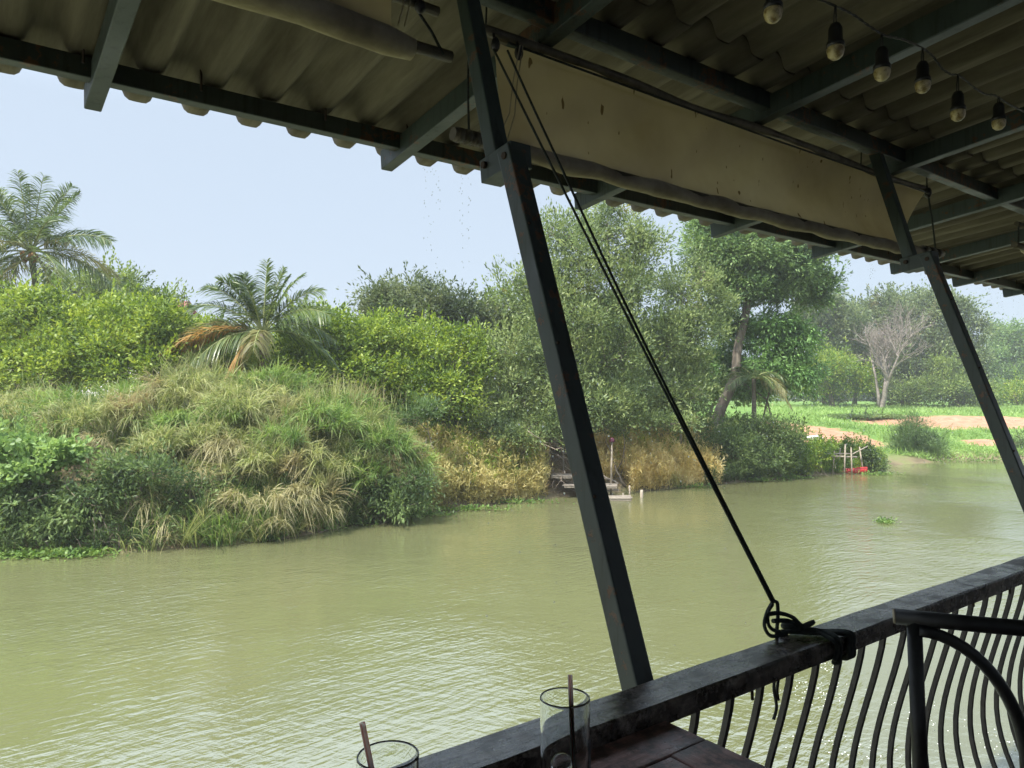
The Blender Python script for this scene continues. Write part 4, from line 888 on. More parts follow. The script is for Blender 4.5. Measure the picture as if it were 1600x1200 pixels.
for i, (bx, dp, lb, fm, lab) in enumerate([
    (-30, 33, [(-60, 590, 90, 40), (40, 592, 80, 34)], 'mid', 'shadowy bush low behind the orchard at the left edge'),
    (120, 41, [(60, 545, 90, 60), (160, 550, 80, 55)], 'mid', 'shadowy tree behind the orchard at the left'),
    (330, 42, [(300, 560, 80, 45), (380, 570, 80, 45), (450, 570, 60, 50)], 'mid', 'shadowy tree behind the young palm'),
    (560, 42, [(520, 560, 60, 45), (590, 570, 70, 55)], 'mid', 'shadowy tree seen through gaps left of the mango tree'),
    (730, 42, [(700, 570, 70, 60), (770, 580, 60, 60)], 'mango', 'shadowy tree seen through gaps right of the mango tree'),
    (880, 41, [(850, 560, 70, 75), (920, 560, 70, 80), (880, 500, 60, 50)], 'mid', 'shadowy tree seen through the big feathery tree'),
    (1020, 42, [(990, 570, 60, 70), (1050, 570, 60, 65)], 'mid', 'shadowy tree seen through the smaller feathery tree'),
    (1110, 48, [(1100, 600, 50, 30), (1155, 610, 40, 22)], 'mid', 'shadowy bush behind the leaning trunk')]):
    tree('thicket_tree', dp, bx, lb, fm, lab, group='thicket trees behind the bank', seed=140 + i, **C6)
# background wood at the right: each crown its own tree
C5 = dict(dens=1.7, per=30, cr=.62, ln=.36, wd=.19, lump=.25, twigs=40, trunk_r=.28)
bgt = [(1290, 92, [(1285, 490, 42, 36), (1310, 520, 44, 50), (1265, 540, 40, 60), (1290, 585, 55, 45)], 'far', 'dark rounded wood tree immediately right of the tall tree'),
       (1410, 94, [(1385, 490, 40, 30), (1430, 478, 42, 26), (1400, 530, 60, 55), (1440, 560, 55, 62), (1400, 595, 60, 40)], 'far', 'broad wood tree behind the crown of the bare tree'),
       (1500, 92, [(1480, 500, 40, 32), (1505, 540, 38, 52), (1475, 570, 42, 56), (1510, 600, 30, 36)], 'far', 'wood tree with brownish crown behind the right hand post'),
       (1335, 97, [(1345, 515, 40, 40), (1340, 565, 55, 55)], 'mid', 'wood tree half hidden by the bare tree'),
       (1580, 120, [(1570, 530, 30, 26), (1600, 545, 40, 36), (1570, 580, 44, 44), (1625, 580, 50, 50)], 'tall', 'pale distant tree at the right edge'),
       (1700, 120, [(1700, 540, 60, 40), (1700, 590, 70, 46)], 'far', 'distant wood tree out past the right edge')]
for i, (bx, dp, lb, fm, lab) in enumerate(bgt):
    tree('wood_tree', dp, bx, lb, fm, lab, group='trees of the wood beyond the field', seed=40 + i, **C5)
tree('shrub', 84, 1300, [(1270, 590, 38, 30), (1305, 575, 42, 28), (1320, 600, 40, 24), (1255, 570, 24, 22)], 'bright_shrub', 'pale green shrubs at the field edge left of the bare tree', 'shrub', seed=50, **dict(C5, dens=2.2, ln=.28, wd=.14))
tree('shrub', 86, 1500, [(1480, 600, 34, 24), (1515, 612, 36, 18), (1440, 612, 40, 18), (1475, 575, 16, 16)], 'mid', 'light green shrub at the far field edge by the right hand post', 'shrub', seed=51, **dict(C5, dens=2.2, ln=.28, wd=.14))
tree('shrub', 100, 1590, [(1580, 615, 36, 16), (1620, 610, 40, 20), (1545, 622, 30, 10)], 'bright_shrub', 'low bright shrub at the foot of the pale distant tree', 'shrub', seed=52, **dict(C5, dens=2.2, ln=.28, wd=.14))

# bare tree
def bare_tree(px, depth, ztop_px, seed):
    rng = np.random.default_rng(seed); x = (px - 800) / F * depth; zb = gz(x, depth) - .1
    t = thing('bare_tree', (x, depth, zb), 'leafless grey tree standing alone before the far wood', 'tree')
    mb = MB(); mbb = MB()
    def grow(p, d, ln, r, lev, tgt):
        n = 4; pts = [p]; dd = d.copy()
        for i in range(n):
            dd = unit(dd + rng.normal(size=3) * .10 + np.array([0, 0, .04])); pts.append(pts[-1] + dd * ln / n)
        tgt.tube(pts, [r * (1 - .38 * i / n) for i in range(n + 1)], 6 if lev < 2 else 4, cap=False)
        if lev >= 6: return
        k = {0: 5, 1: 4, 2: 4, 3: 3, 4: 3, 5: 3}[lev]
        for i in range(k):
            q = pts[-1] if i < 2 else pts[-1 - (i % 3)]
            sp = .42 if lev == 0 else .50
            nd = unit(dd + rng.normal(size=3) * np.array([1, 1, .55]) * sp + np.array([0, 0, .12])); grow(q, nd, ln * rng.uniform(.60, .82), r * .56, lev + 1, mbb)
    base = np.array([x, depth, zb])
    grow(base, np.array([.0, 0, 1.]), 3.4, .30, 0, mb)
    for a_ in (.25, -.2): mb.tube([base + np.array([a_, 0, 0]), base + np.array([a_ * 1.2, 0, 1.6]), base + np.array([a_ * 2.4, .1, 3.6]), base + np.array([a_ * 4.5, .1, 5.6])], [.20, .17, .12, .06], 7)
    part('trunk', mb, M['bark_grey'], t); part('branches', mbb, M['bark_grey'], t)
bare_tree(1376, 80, 478, 3)

rng = np.random.default_rng(77); lobes_ = []
for k in range(60):
    x = -170 + 400 * k / 59 + rng.normal() * 2; y = 175 + rng.uniform(-12, 18); hh = rng.uniform(3.0, 5.5); lobes_.append((x, y, 3.0 + hh * .8, rng.uniform(4, 7), 4, hh))
me, _ = leaf_cloud('distant_wood', lobes_, FOL['far'], (0, 0, 0), 78, dens=.16, per=26, cr=1.5, ln=1.1, wd=.7)
setp(link('distant_wood', me), 'low line of far woodland on the horizon', 'wood', kind='stuff')
# waterside shrubs
S1 = dict(dens=9, per=22, cr=.20, ln=.13, wd=.055, lump=.25, twigs=40, trunk_r=.05, stems=4, spread=.6, twig_r=.008)
def shrub(px, depth, lb, fm, lab, seed, cat='shrub', name='shrub', **kw): return tree(name, depth, px, lb, fm, lab, cat, seed=seed, **dict(S1, **kw))
shrub(1140, 33.8, [(1115, 695, 36, 34), (1150, 705, 34, 40), (1130, 735, 40, 18, -.4)], 'dark_shrub', 'dark green shrub on the bank right of the golden weeds', 60)
shrub(1200, 34.8, [(1190, 680, 34, 30), (1225, 690, 34, 36), (1195, 720, 45, 24, -.4), (1165, 685, 22, 18)], 'dark_shrub', 'dark green shrub at the foot of the leaning trunk', 61)
shrub(1255, 36, [(1235, 715, 32, 28), (1215, 735, 30, 12, -.4), (1262, 705, 24, 22), (1245, 690, 20, 20), (1280, 700, 22, 14, .6)], 'bright_shrub', 'yellow green shrub left of the stilt landing', 62)
shrub(1320, 38.6, [(1300, 703, 26, 10), (1330, 700, 26, 12), (1355, 712, 18, 14), (1290, 710, 22, 10)], 'bright_shrub', 'yellow green bush arching over the stilt landing', 63)
shrub(1358, 38.2, [(1358, 722, 18, 18), (1345, 712, 16, 16), (1366, 732, 12, 9)], 'dark_shrub', 'dark leafy bush at the right end of the stilt landing', 64, wd=.07)
shrub(1430, 45.6, [(1428, 690, 34, 24), (1405, 700, 20, 18), (1450, 700, 22, 18), (1428, 668, 22, 14), (1425, 710, 36, 12)], 'wattle', 'round dark feathery bush standing alone at the water edge', 65, ln=.26, wd=.03, dens=10, updir=.7, cr=.26)
shrub(1600, 48, [(1590, 700, 22, 12), (1600, 690, 20, 12)], 'dark_shrub', 'small dark bush at the right edge of the far bank', 66)
shrub(1350, 62, [(1350, 660, 30, 12), (1320, 668, 24, 10), (1385, 668, 22, 12)], 'dark_shrub', 'low green bush on the field above the bare soil', 67, ln=.2, wd=.08)
shrub(660, 25.6, [(650, 655, 26, 14), (675, 640, 20, 10)], 'wattle', 'pale blue green feathery bush above the dry weeds at centre', 68, ln=.2, wd=.03, updir=.5)
shrub(790, 28.4, [(760, 665, 50, 20), (830, 670, 50, 26), (875, 668, 34, 30), (800, 690, 40, 24, -.4), (720, 660, 30, 20)], 'feather', 'grey green shrub spilling over the dry weeds left of the small jetty', 69, ln=.13, wd=.045)
shrub(960, 30.2, [(935, 662, 40, 14), (990, 658, 40, 14), (1045, 662, 36, 14)], 'feather', 'grey green shrub above the golden weeds behind the small jetty', 70)
shrub(45, 18.8, [(30, 705, 44, 22), (75, 720, 46, 18), (20, 750, 34, 18), (100, 705, 26, 14), (55, 738, 40, 14, -.3), (-20, 720, 40, 30)], 'broad', 'broad leaved pale green plant hanging over the bank at the far left', 71, 'plant', 'broadleaf_plant', ln=.15, wd=.12, dens=11, per=12, cr=.18, flat=.35, lump=.35)
shrub(60, 18.4, [(20, 800, 32, 26), (70, 815, 36, 22), (120, 805, 30, 24), (160, 775, 40, 30, .3), (40, 775, 22, 16)], 'dark_shrub', 'dark drooping leafy plants at the waterline under the broad leaved plant', 72, 'plant', 'leafy_plant', ln=.16, wd=.05, dens=10, droop=.9)
shrub(200, 18.9, [(200, 765, 40, 26), (240, 740, 36, 20), (180, 735, 30, 18), (300, 770, 34, 34, .6)], 'dark_shrub', 'dark shrub in the hollow beneath the overhanging reeds', 73, 'plant', 'leafy_plant', ln=.13, wd=.045, dens=8)
shrub(600, 22.6, [(560, 775, 36, 24), (605, 770, 40, 28), (650, 762, 34, 24), (620, 790, 50, 12, -.3), (540, 795, 26, 12, -.3)], 'dark_shrub', 'lush green leafy plants at the waterline right of the hanging reeds', 74, 'plant', 'leafy_plant', ln=.17, wd=.045, dens=12, droop=.6)

# ------------------------------------------------------------------ reeds, weeds, field grass (uncountable)
def mop_roots(mops, tufts_per_m2, per, rng, low=-.25, base=(.55, 1.0), dr=(.2, 1.0), spread=.30):
    P0, D0, L0, R0 = [], [], [], []
    for px, py, dp, rx, ry, rz in mops:
        c = atpx(px, py, dp); n = int(tufts_per_m2 * 2 * PI * ((rx * ry + rx * rz + ry * rz) / 3)); d = unit(rng.normal(size=(n * 3, 3))); d = d[d[:, 2] > low][:n]
        ph = rng.random(5) * 6; lum = 1 + .22 * np.sin(d[:, 0] * 6 + ph[0]) * np.sin(d[:, 2] * 6 + ph[1]) + .12 * np.sin(d[:, 0] * 13 + ph[2]) + .08 * rng.normal(size=len(d))
        p = c + d * np.array([rx, ry, rz]) * lum[:, None] * rng.uniform(.72, 1, (len(d), 1)); td = unit(d * .55 + np.array([0, -.12, .75]) + rng.normal(size=d.shape) * .55)
        tl = rng.uniform(.55, 1.35, len(d)) * rng.uniform(.8, 1.15); tr = rng.uniform(dr[0], dr[1], len(d))
        P0.append(np.repeat(p, per, 0) + rng.normal(size=(len(p) * per, 3)) * .05); D0.append(unit(np.repeat(td, per, 0) + rng.normal(size=(len(p) * per, 3)) * spread)); L0.append(np.repeat(tl, per)); R0.append(np.repeat(tr, per))
    P0, D0, L0, R0 = map(np.concatenate, (P0, D0, L0, R0)); n = len(P0)
    return P0, D0, L0 * rng.uniform(base[0], base[1], n), R0 * rng.uniform(.7, 1.3, n), n
rng = np.random.default_rng(100)
mops = [(300, 625, 22.9, 1.2, 1.0, .9), (385, 640, 22.9, 1.0, 1.0, .8), (465, 655, 22.9, 1.0, .9, .8), (560, 680, 23.7, 1.1, .9, .75), (625, 705, 24.3, .8, .8, .5), (215, 650, 22.0, 1.0, .9, .6),
        (250, 700, 20.6, .75, .6, .45), (330, 690, 21.0, .8, .7, .5), (400, 735, 20.4, .7, .6, .55), (470, 725, 21.1, .7, .6, .6), (535, 730, 22.3, .8, .6, .65), (600, 740, 23.3, .7, .6, .5), (130, 665, 21.2, .9, .8, .5), (30, 650, 22.5, 1.2, .9, .6), (90, 640, 23.2, 1.1, .9, .45), (655, 745, 24.3, .6, .5, .4), (360, 640, 21.8, .8, .7, .5), (300, 740, 20.3, .5, .4, .3), (500, 770, 21.0, .45, .4, .4), (435, 690, 21.6, .8, .7, .5)]
P0, D0, LN, DR, n = mop_roots(mops, 30, 12, rng, -.15, (.35, .72), (.1, .9), .34)
blade_obj('reeds', P0, D0, LN, rng.uniform(.016, .030, n), DR, FOL['reed'], rng, 4, 'tall arching reeds mounded over the left bank', cat='reeds')
P0, D0, LN, DR, n = mop_roots([(500, 668, 22.4, 1.2, .8, .75), (590, 705, 23.3, 1.1, .8, .7), (640, 730, 24.0, .8, .6, .6), (560, 750, 22.4, .9, .6, .5), (110, 640, 22.4, 1.0, .8, .45), (210, 630, 22.8, 1.0, .8, .45), (420, 610, 24.0, 1.4, .8, .5), (540, 645, 24.4, 1.2, .8, .5), (340, 660, 21.6, .7, .5, .5), (440, 700, 21.0, .7, .5, .5), (270, 670, 21.4, .6, .5, .4)], 26, 12, rng, -.15, (.4, .8), (.1, .8), .34)
blade_obj('green_reeds', P0, D0, LN, rng.uniform(.018, .032, n), DR, FOL['reed_green'], rng, 4, 'greener young reeds on the right side of the reed mound', cat='reeds')
hang = [(185, 730, 19.8, .35, .3, .2), (235, 738, 19.7, .4, .3, .2), (310, 745, 19.9, .4, .3, .2), (365, 785, 19.6, .35, .3, .3), (420, 785, 19.6, .4, .3, .3), (465, 775, 20.1, .4, .3, .3), (435, 822, 19.3, .3, .2, .15), (250, 818, 18.8, .28, .25, .2), (510, 795, 20.6, .3, .3, .2), (350, 700, 20.4, .5, .4, .3), (265, 840, 18.5, .15, .15, .08), (150, 695, 20.0, .4, .3, .25), (225, 790, 18.9, .22, .2, .2)]
P0, D0, LN, DR, n = mop_roots(hang, 42, 11, rng, -.4, (.30, .62), (.4, 1.2), .42); D0 = unit(D0 + np.array([0, -.3, -.15]))
blade_obj('hanging_reeds', P0, D0, LN, rng.uniform(.014, .026, n), DR, FOL['reed_dry'], rng, 4, 'pale dry reed tips hanging over the water from the left bank', cat='reeds')
nt_ = 620; tx = rng.uniform(-9.6, -2.9, nt_); ty = shore(tx) + rng.uniform(-.05, 2.0, nt_); tz = np.maximum(ground(tx, ty), 0); per_ = 13
keep_ = rng.random(nt_) < np.where(tx < -7.4, .35, 1.0); tx, ty, tz = tx[keep_], ty[keep_], tz[keep_]; nt_ = len(tx)
P0 = np.repeat(np.stack([tx, ty, tz], 1), per_, 0) + rng.normal(size=(nt_ * per_, 3)) * np.array([.07, .07, .03]); n = len(P0)
D0 = unit(np.repeat(rng.normal(size=(nt_, 3)) * np.array([.30, .22, 0]) + np.array([0, -.28, 1.0]), per_, 0) + rng.normal(size=(n, 3)) * .20); LN = np.repeat(rng.uniform(.7, 1.7, nt_), per_) * rng.uniform(.7, 1.1, n); DR = np.repeat(rng.uniform(.15, .75, nt_), per_)
gsel = np.repeat(rng.random(nt_) < .5, per_)
blade_obj('bank_reeds', P0[gsel], D0[gsel], LN[gsel], rng.uniform(.018, .032, int(gsel.sum())), DR[gsel], FOL['reed'], rng, 4, 'ragged upright pale reeds rising straight from the left waterline', cat='reeds')
gsel = ~gsel
blade_obj('bank_reeds', P0[gsel], D0[gsel], LN[gsel], rng.uniform(.018, .034, int(gsel.sum())), DR[gsel], FOL['reed_green'], rng, 4, 'ragged upright green reeds mixed through the pale ones at the left waterline', cat='reeds')
# upright plumes on the skyline of the mound
P0 = []; 
for px, py, dp, n_ in ((60, 640, 22.8, 60), (90, 660, 22.0, 40), (300, 600, 23.2, 60), (330, 610, 23.6, 60), (250, 640, 22.2, 40), (420, 620, 24, 50), (520, 630, 24.6, 70), (570, 640, 25, 60), (200, 650, 22, 40)):
    c = atpx(px, py, dp); P0.append(c + rng.normal(size=(n_ * 5, 3)) * np.array([.5, .4, .25]))
P0 = np.concatenate(P0); n = len(P0); D0 = unit(rng.normal(size=(n, 3)) * .32 + np.array([0, 0, 1.])); 
blade_obj('reed_stems', P0, D0, rng.uniform(.5, 1.15, n), rng.uniform(.014, .024, n), rng.uniform(.05, .45, n), FOL['reed'], rng, 4, 'upright feathery reed stems along the top of the reed mound', cat='reeds')
# leafy weeds: short narrow leaves set up thin stems
def weeds(name, xy, hgt, fol, label, rng, per=30, ln=.22, wd=.04, up=1.1, droop=.5):
    n = len(xy); z = ground(xy[:, 0], xy[:, 1]); z = np.maximum(z, 0); lean = rng.normal(size=(n, 2)) * .16
    s_ = rng.random((n, per)) ** .8; hh = (hgt * rng.uniform(.45, 1.15, n) * (1 + .28 * np.sin(xy[:, 0] * 2.3) * np.sin(xy[:, 1] * 2.9 + xy[:, 0])))[:, None]
    X_ = xy[:, 0:1] + lean[:, 0:1] * hh * s_ + rng.normal(size=(n, per)) * .05; Y_ = xy[:, 1:2] + (lean[:, 1:2] - .12) * hh * s_ + rng.normal(size=(n, per)) * .05; Z_ = z[:, None] + hh * s_
    P0 = np.stack([X_, Y_, Z_], -1).reshape(-1, 3); m_ = len(P0); D0 = unit(rng.normal(size=(m_, 3)) * np.array([.8, .8, .35]) + np.array([0, 0, up]))
    return blade_obj(name, P0, D0, rng.uniform(.6, 1.3, m_) * ln, rng.uniform(.7, 1.2, m_) * wd, rng.uniform(.2, 1, m_) * droop, FOL[fol], rng, 2, label, cat='weeds')
def strip(x0, x1, d0, d1, n, rng):
    x = rng.uniform(x0, x1, n); return np.stack([x, shore(x) + d0 + (d1 - d0) * rng.random(n)], 1)
def hfun(px_pts): return None
xy = strip(-3.6, 1.3, .05, 3.6, 2500, rng)
weeds('olive_weeds', xy, 1.15, 'gold_dull', 'olive and rust coloured dying weeds between the reeds and the small jetty', rng)
xy = strip(3.4, 9.2, -.05, 2.4, 2300, rng); xy = xy[~((xy[:, 0] < 4.7) & (xy[:, 1] < shore(xy[:, 0]) + .7))]
weeds('golden_weeds', xy, 1.2, 'gold', 'golden yellow weeds behind and right of the small jetty', rng, per=28)
xy = strip(-3.6, 1.3, .4, 3.6, 700, rng); weeds('green_weeds', xy, 1.3, 'bright_shrub', 'fresh green stems growing through the olive weeds left of the jetty', rng, per=24)
xy = strip(4.2, 9.6, .8, 3.4, 650, rng); weeds('green_weeds', xy, 1.35, 'bright_shrub', 'fresh green stems growing through the golden weeds right of the jetty', rng, per=24)
xy = strip(8.4, 14.6, .0, 2.4, 1300, rng); weeds('green_weeds', xy, .8, 'dark_shrub', 'dull green weeds along the bank below the leaning trunk', rng, ln=.2, wd=.05)
xy = strip(-14, -3.5, .0, 2.2, 1500, rng); weeds('bank_weeds', xy, .8, 'dark_shrub', 'dark green weeds in the shade under the overhanging reeds', rng, ln=.16, wd=.03)
xy = strip(-30, -12.4, .2, 7, 2200, rng); weeds('bank_weeds', xy, 1.6, 'reed_green', 'green weeds on the bank beyond the left edge', rng, ln=.3, wd=.03)
xy = strip(14.2, 21, .2, 2.6, 1500, rng); weeds('headland_weeds', xy, .55, 'bright_shrub', 'yellow green weeds on the little headland by the stilt landing', rng, ln=.16, wd=.04)
xy = strip(-12, 8, 3.2, 9, 4200, rng); weeds('undergrowth', xy, 1.3, 'mid', 'green undergrowth beneath the trees of the far bank', rng, ln=.26, wd=.05, per=18)
xy = strip(8, 15, 2, 6, 900, rng); weeds('undergrowth', xy, .8, 'mid', 'green undergrowth around the foot of the tall tree', rng, ln=.24, wd=.05, per=18)
# far field grass
n = 46000; y = 44 + 46 * rng.random(n) ** 1.3; x = rng.uniform(.33, .82, n) * y; ok = (y > shore(x) + .4) & (dirtmask(x, y) < .22 + .35 * rng.random(n) ** 2); x, y = x[ok], y[ok]; n = len(x)
P0 = np.stack([x, y, ground(x, y)], 1); D0 = unit(rng.normal(size=(n, 3)) * np.array([.5, .5, .1]) + np.array([0, 0, 1]))
blade_obj('field_grass', P0, D0, rng.uniform(.25, .75, n), rng.uniform(.04, .09, n), rng.uniform(.1, .7, n), FOL['field'], rng, 2, 'bright green grass of the field on the far right bank', cat='grass')
# water weeds at the foot of the bank
def weedmat(pxs, rng):
    P_ = []
    for px, py, rx, ry, n_ in pxs:
        y = H * F / (py - HZ); x = (px - 800) / F * y; P_.append(np.stack([x + rng.normal(size=n_) * rx, y + rng.normal(size=n_) * ry, np.abs(rng.normal(size=n_)) * .07 + .01], 1))
    return np.concatenate(P_)
C_ = weedmat([(20, 868, .45, .25, 900), (110, 866, .5, .25, 1100), (70, 848, .5, .25, 700), (180, 850, .4, .15, 500), (370, 842, .5, .2, 500), (400, 838, .3, .1, 250), (490, 828, .4, .12, 260), (640, 806, .6, .15, 500), (720, 797, .8, .15, 400), (540, 820, .4, .12, 250),
              (800, 786, .8, .12, 260), (1080, 762, .6, .12, 220), (1180, 752, .5, .1, 260), (1235, 748, .5, .15, 300), (1370, 742, .6, .2, 240), (1450, 721, 1.2, .15, 400), (1540, 721, 1.4, .2, 500)], rng); n = len(C_)
me = leaf_mesh('water_weeds', C_, unit(rng.normal(size=(n, 3)) * np.array([1, 1, .5]) + np.array([0, 0, .4])), unit(rng.normal(size=(n, 3)) * .5 + np.array([0, 0, 1])), rng.uniform(.07, .16, n), rng.uniform(.04, .08, n), FOL['weed'], (0, 0, 0))
setp(link('water_weeds', me), 'bright green floating weeds along the foot of the far bank', 'water weeds', kind='stuff')
# dry litter on the slope above the small jetty
x = rng.uniform(1.2, 4.2, 2600); y = shore(x) + rng.uniform(.2, 3.4, 2600); P0 = np.stack([x, y, ground(x, y) + rng.uniform(0, .35, 2600)], 1); D0 = unit(rng.normal(size=(2600, 3)) * np.array([1, 1, .4]))
blade_obj('dry_litter', P0, D0, rng.uniform(.15, .5, 2600), rng.uniform(.012, .03, 2600), .3, FOL['dead'], rng, 2, 'dry brown litter of twigs on the slope above the small jetty', cat='litter')
# drifting clump
y = H * F / (816 - HZ); x = (1382 - 800) / F * y; n = 260; C_ = np.stack([x + rng.normal(size=n) * .13, y + rng.normal(size=n) * .16, np.abs(rng.normal(size=n)) * .05 + .005], 1)
off = (x, y, 0); me = leaf_mesh('floating_plant', C_, unit(rng.normal(size=(n, 3)) + np.array([0, 0, .8])), unit(rng.normal(size=(n, 3)) * .5 + np.array([0, 0, 1])), rng.uniform(.05, .11, n), rng.uniform(.03, .06, n), FOL['weed'], off)
setp(link('floating_plant', me, None, off), 'small clump of green water plants drifting alone on the open river', 'water plant')

# drips striking the river below the eave
mb = MB(); rs = random.Random(31)
for px, py, rx, ry, n_ in ((1272, 1075, .20, .24, 90), (1290, 1040, .10, .12, 30), (1330, 1165, .22, .2, 60), (1440, 1120, .3, .3, 40), (1570, 1165, .2, .2, 50)):
    y = H * F / (py - HZ); x = (px - 800) / F * y
    for k in range(n_):
        r_ = rs.uniform(.003, .010); mb.ball((x + rs.gauss(0, rx), y + rs.gauss(0, ry), rs.uniform(.0, .05) * rs.random()), r_, r_, r_ * .6, 6, 4)
o = link('splashes', mb.mesh('splashes', M['splash'])); setp(o, 'small white splashes where drips strike the river behind the railing bars', 'splashes', kind='stuff')

# ------------------------------------------------------------------ driftwood and twigs
def twig_pile(cpx, cpy, dp, n, spread, label, seed, r=.012, ln=.9, bias=(0, 0, .3)):
    rg_ = np.random.default_rng(seed); c = atpx(cpx, cpy, dp); mb = MB()
    for i in range(n):
        p = c + rg_.normal(size=3) * np.array(spread); d = unit(rg_.normal(size=3) + np.array(bias)); L_ = ln * rg_.uniform(.5, 1.3)
        mb.tube(limb(p - d * L_ / 2, p + d * L_ / 2, 5, .14, rg_), [r, r, r * .9, r * .75, r * .6, r * .35], 5)
    setp(link('driftwood', mb.mesh('driftwood', M['dead_stick'], c), None, c), label, 'driftwood', kind='stuff')
twig_pile(165, 835, 18.4, 26, (.32, .15, .12), 'tangle of bleached dead branches at the water edge under the reeds', 1, .012, .8)
twig_pile(150, 790, 18.8, 14, (.5, .2, .35), 'thin bare branches hanging down the bank at the left', 2, .011, 1.1, (.6, 0, -.6))
twig_pile(850, 700, 29.0, 26, (.7, .5, .35), 'fallen dry branches on the slope above the small jetty', 3, .016, 1.3, (1, 0, -.5))
twig_pile(890, 760, 28.4, 14, (.5, .3, .15), 'dead sticks poking out beneath the small jetty', 4, .012, .8, (.2, 0, -1))
twig_pile(1285, 735, 36.2, 10, (.5, .3, .1), 'small dead sticks at the waterline beside the stilt landing', 5, .010, .6)
for px0, py0, px1, py1, dp, lab in ((500, 832, 560, 812, 19.9, 'single bleached pole floating off the bank under the reeds'), (275, 850, 305, 838, 18.7, 'short bleached stick lying in the water under the reeds')):
    y0 = H * F / (py0 - HZ); y1 = H * F / (py1 - HZ); a_ = np.array([(px0 - 800) / F * y0, y0, .01]); b_ = np.array([(px1 - 800) / F * y1, y1, .07]); mb = MB(); mb.tube([a_, (a_ + b_) / 2 + [0, 0, .02], b_], [.02, .025, .015], 6)
    setp(link('driftwood_pole', mb.mesh('driftwood_pole', M['dead_stick'], a_), None, a_), lab, 'driftwood')

# ------------------------------------------------------------------ small plank jetty
J = 29.0
def jp(px, py, y=J): return atpx(px, py, y)
t = thing('jetty', jp(925, 790), 'small rickety grey plank jetty stepping down into the river', 'jetty')
def platform(cx, cz_px, y, w, dpt, npl, seed, rz=-.1):
    rr = random.Random(seed); c = jp(cx, cz_px, y)
    for k in range(npl):
        mb = MB(); dy = (k + .5) / npl * dpt - dpt / 2; e_ = np.array([math.cos(rz), math.sin(rz), 0]); f_ = np.array([-math.sin(rz), math.cos(rz), 0])
        a_ = c + f_ * dy - e_ * (w / 2 + rr.uniform(-.06, .06)) + np.array([0, 0, rr.uniform(-.01, .01)]); b_ = c + f_ * dy + e_ * (w / 2 + rr.uniform(-.06, .06)) + np.array([0, 0, rr.uniform(-.01, .01)])
        mb.beam(a_, b_, dpt / npl * .86, .035); part('plank', mb, M['old_wood'], t)
    for sy in (-1, 1):
        mb = MB(); mb.beam(c + f_ * sy * (dpt / 2 - .05) - e_ * w / 2 + [0, 0, -.05], c + f_ * sy * (dpt / 2 - .05) + e_ * w / 2 + [0, 0, -.05], .05, .06); part('joist', mb, M['old_wood'], t)
platform(885, 742, 28.7, 1.15, .9, 6, 1); platform(922, 757, 28.3, 2.0, .8, 5, 2); platform(961, 776, 27.7, 1.15, .9, 6, 3)
mb = MB(); mb.beam(jp(944, 765, 28.7), jp(966, 765, 28.7), .3, .03); part('step', mb, M['old_wood'], t)
for px, p0, p1, y in ((905, 752, 795, 28.7), (882, 735, 790, 29.3), (867, 742, 770, 29.3), (938, 762, 795, 28.8), (968, 778, 800, 28.0), (983, 758, 782, 28.2), (956, 770, 792, 28.6), (973, 770, 788, 28.6), (880, 690, 760, 29.9), (914, 745, 790, 29.0)):
    mb = MB(); a_ = jp(px, p0, y); b_ = jp(px + 1, p1, y); b_[2] = min(b_[2], -.3); mb.tube([a_, b_], .032, 8); part('leg', mb, M['old_wood'], t)
for a_, b_ in (((838, 675, 30.4), (908, 722, 29.2)), ((838, 694, 30.2), (880, 715, 29.4)), ((878, 712, 29.4), (962, 752, 28.6)), ((935, 740, 28.9), (966, 756, 28.5)), ((845, 660, 30.2), (872, 700, 29.2))):
    mb = MB(); mb.tube(limb(jp(*a_), jp(*b_), 5, .02, np.random.default_rng(int(a_[0]))), .030, 7); part('handrail_pole', mb, M['old_wood'], t)
mb = MB(); mb.beam(jp(860, 744, 28.9), jp(912, 760, 28.6), .07, .05); mb2 = MB(); mb2.beam(jp(975, 774, 28.2), jp(984, 774, 28.2), .08, .03); part('edge_beam', mb, M['bamboo'], t); part('edge_beam', mb2, M['bamboo'], t)
t = thing('lamp_post', jp(954, 775, 28.5), 'thin pale pole with a dark maroon cap standing on the small jetty', 'pole')
mb = MB(); mb.tube([jp(954, 776, 28.5), jp(955, 730, 28.5), jp(956, 690, 28.5)], [.040, .036, .030], 9); part('pole', mb, M['bamboo'], t)
mb = MB(); mb.lathe(jp(956, 690, 28.5), [(.0005, 0), (.10, -.01), (.105, .03), (.085, .10), (.05, .15), (.0005, .165)], 14); part('cap', mb, M['cap_maroon'], t)
a_ = jp(1002, 765, 28.2); b_ = np.array([a_[0], a_[1], -.5]); mb = MB(); mb.tube([a_, b_], [.055, .065], 10)
setp(link('mooring_stake', mb.mesh('mooring_stake', M['bamboo'], a_), None, a_), 'short grey stake alone in the water right of the small jetty', 'stake')

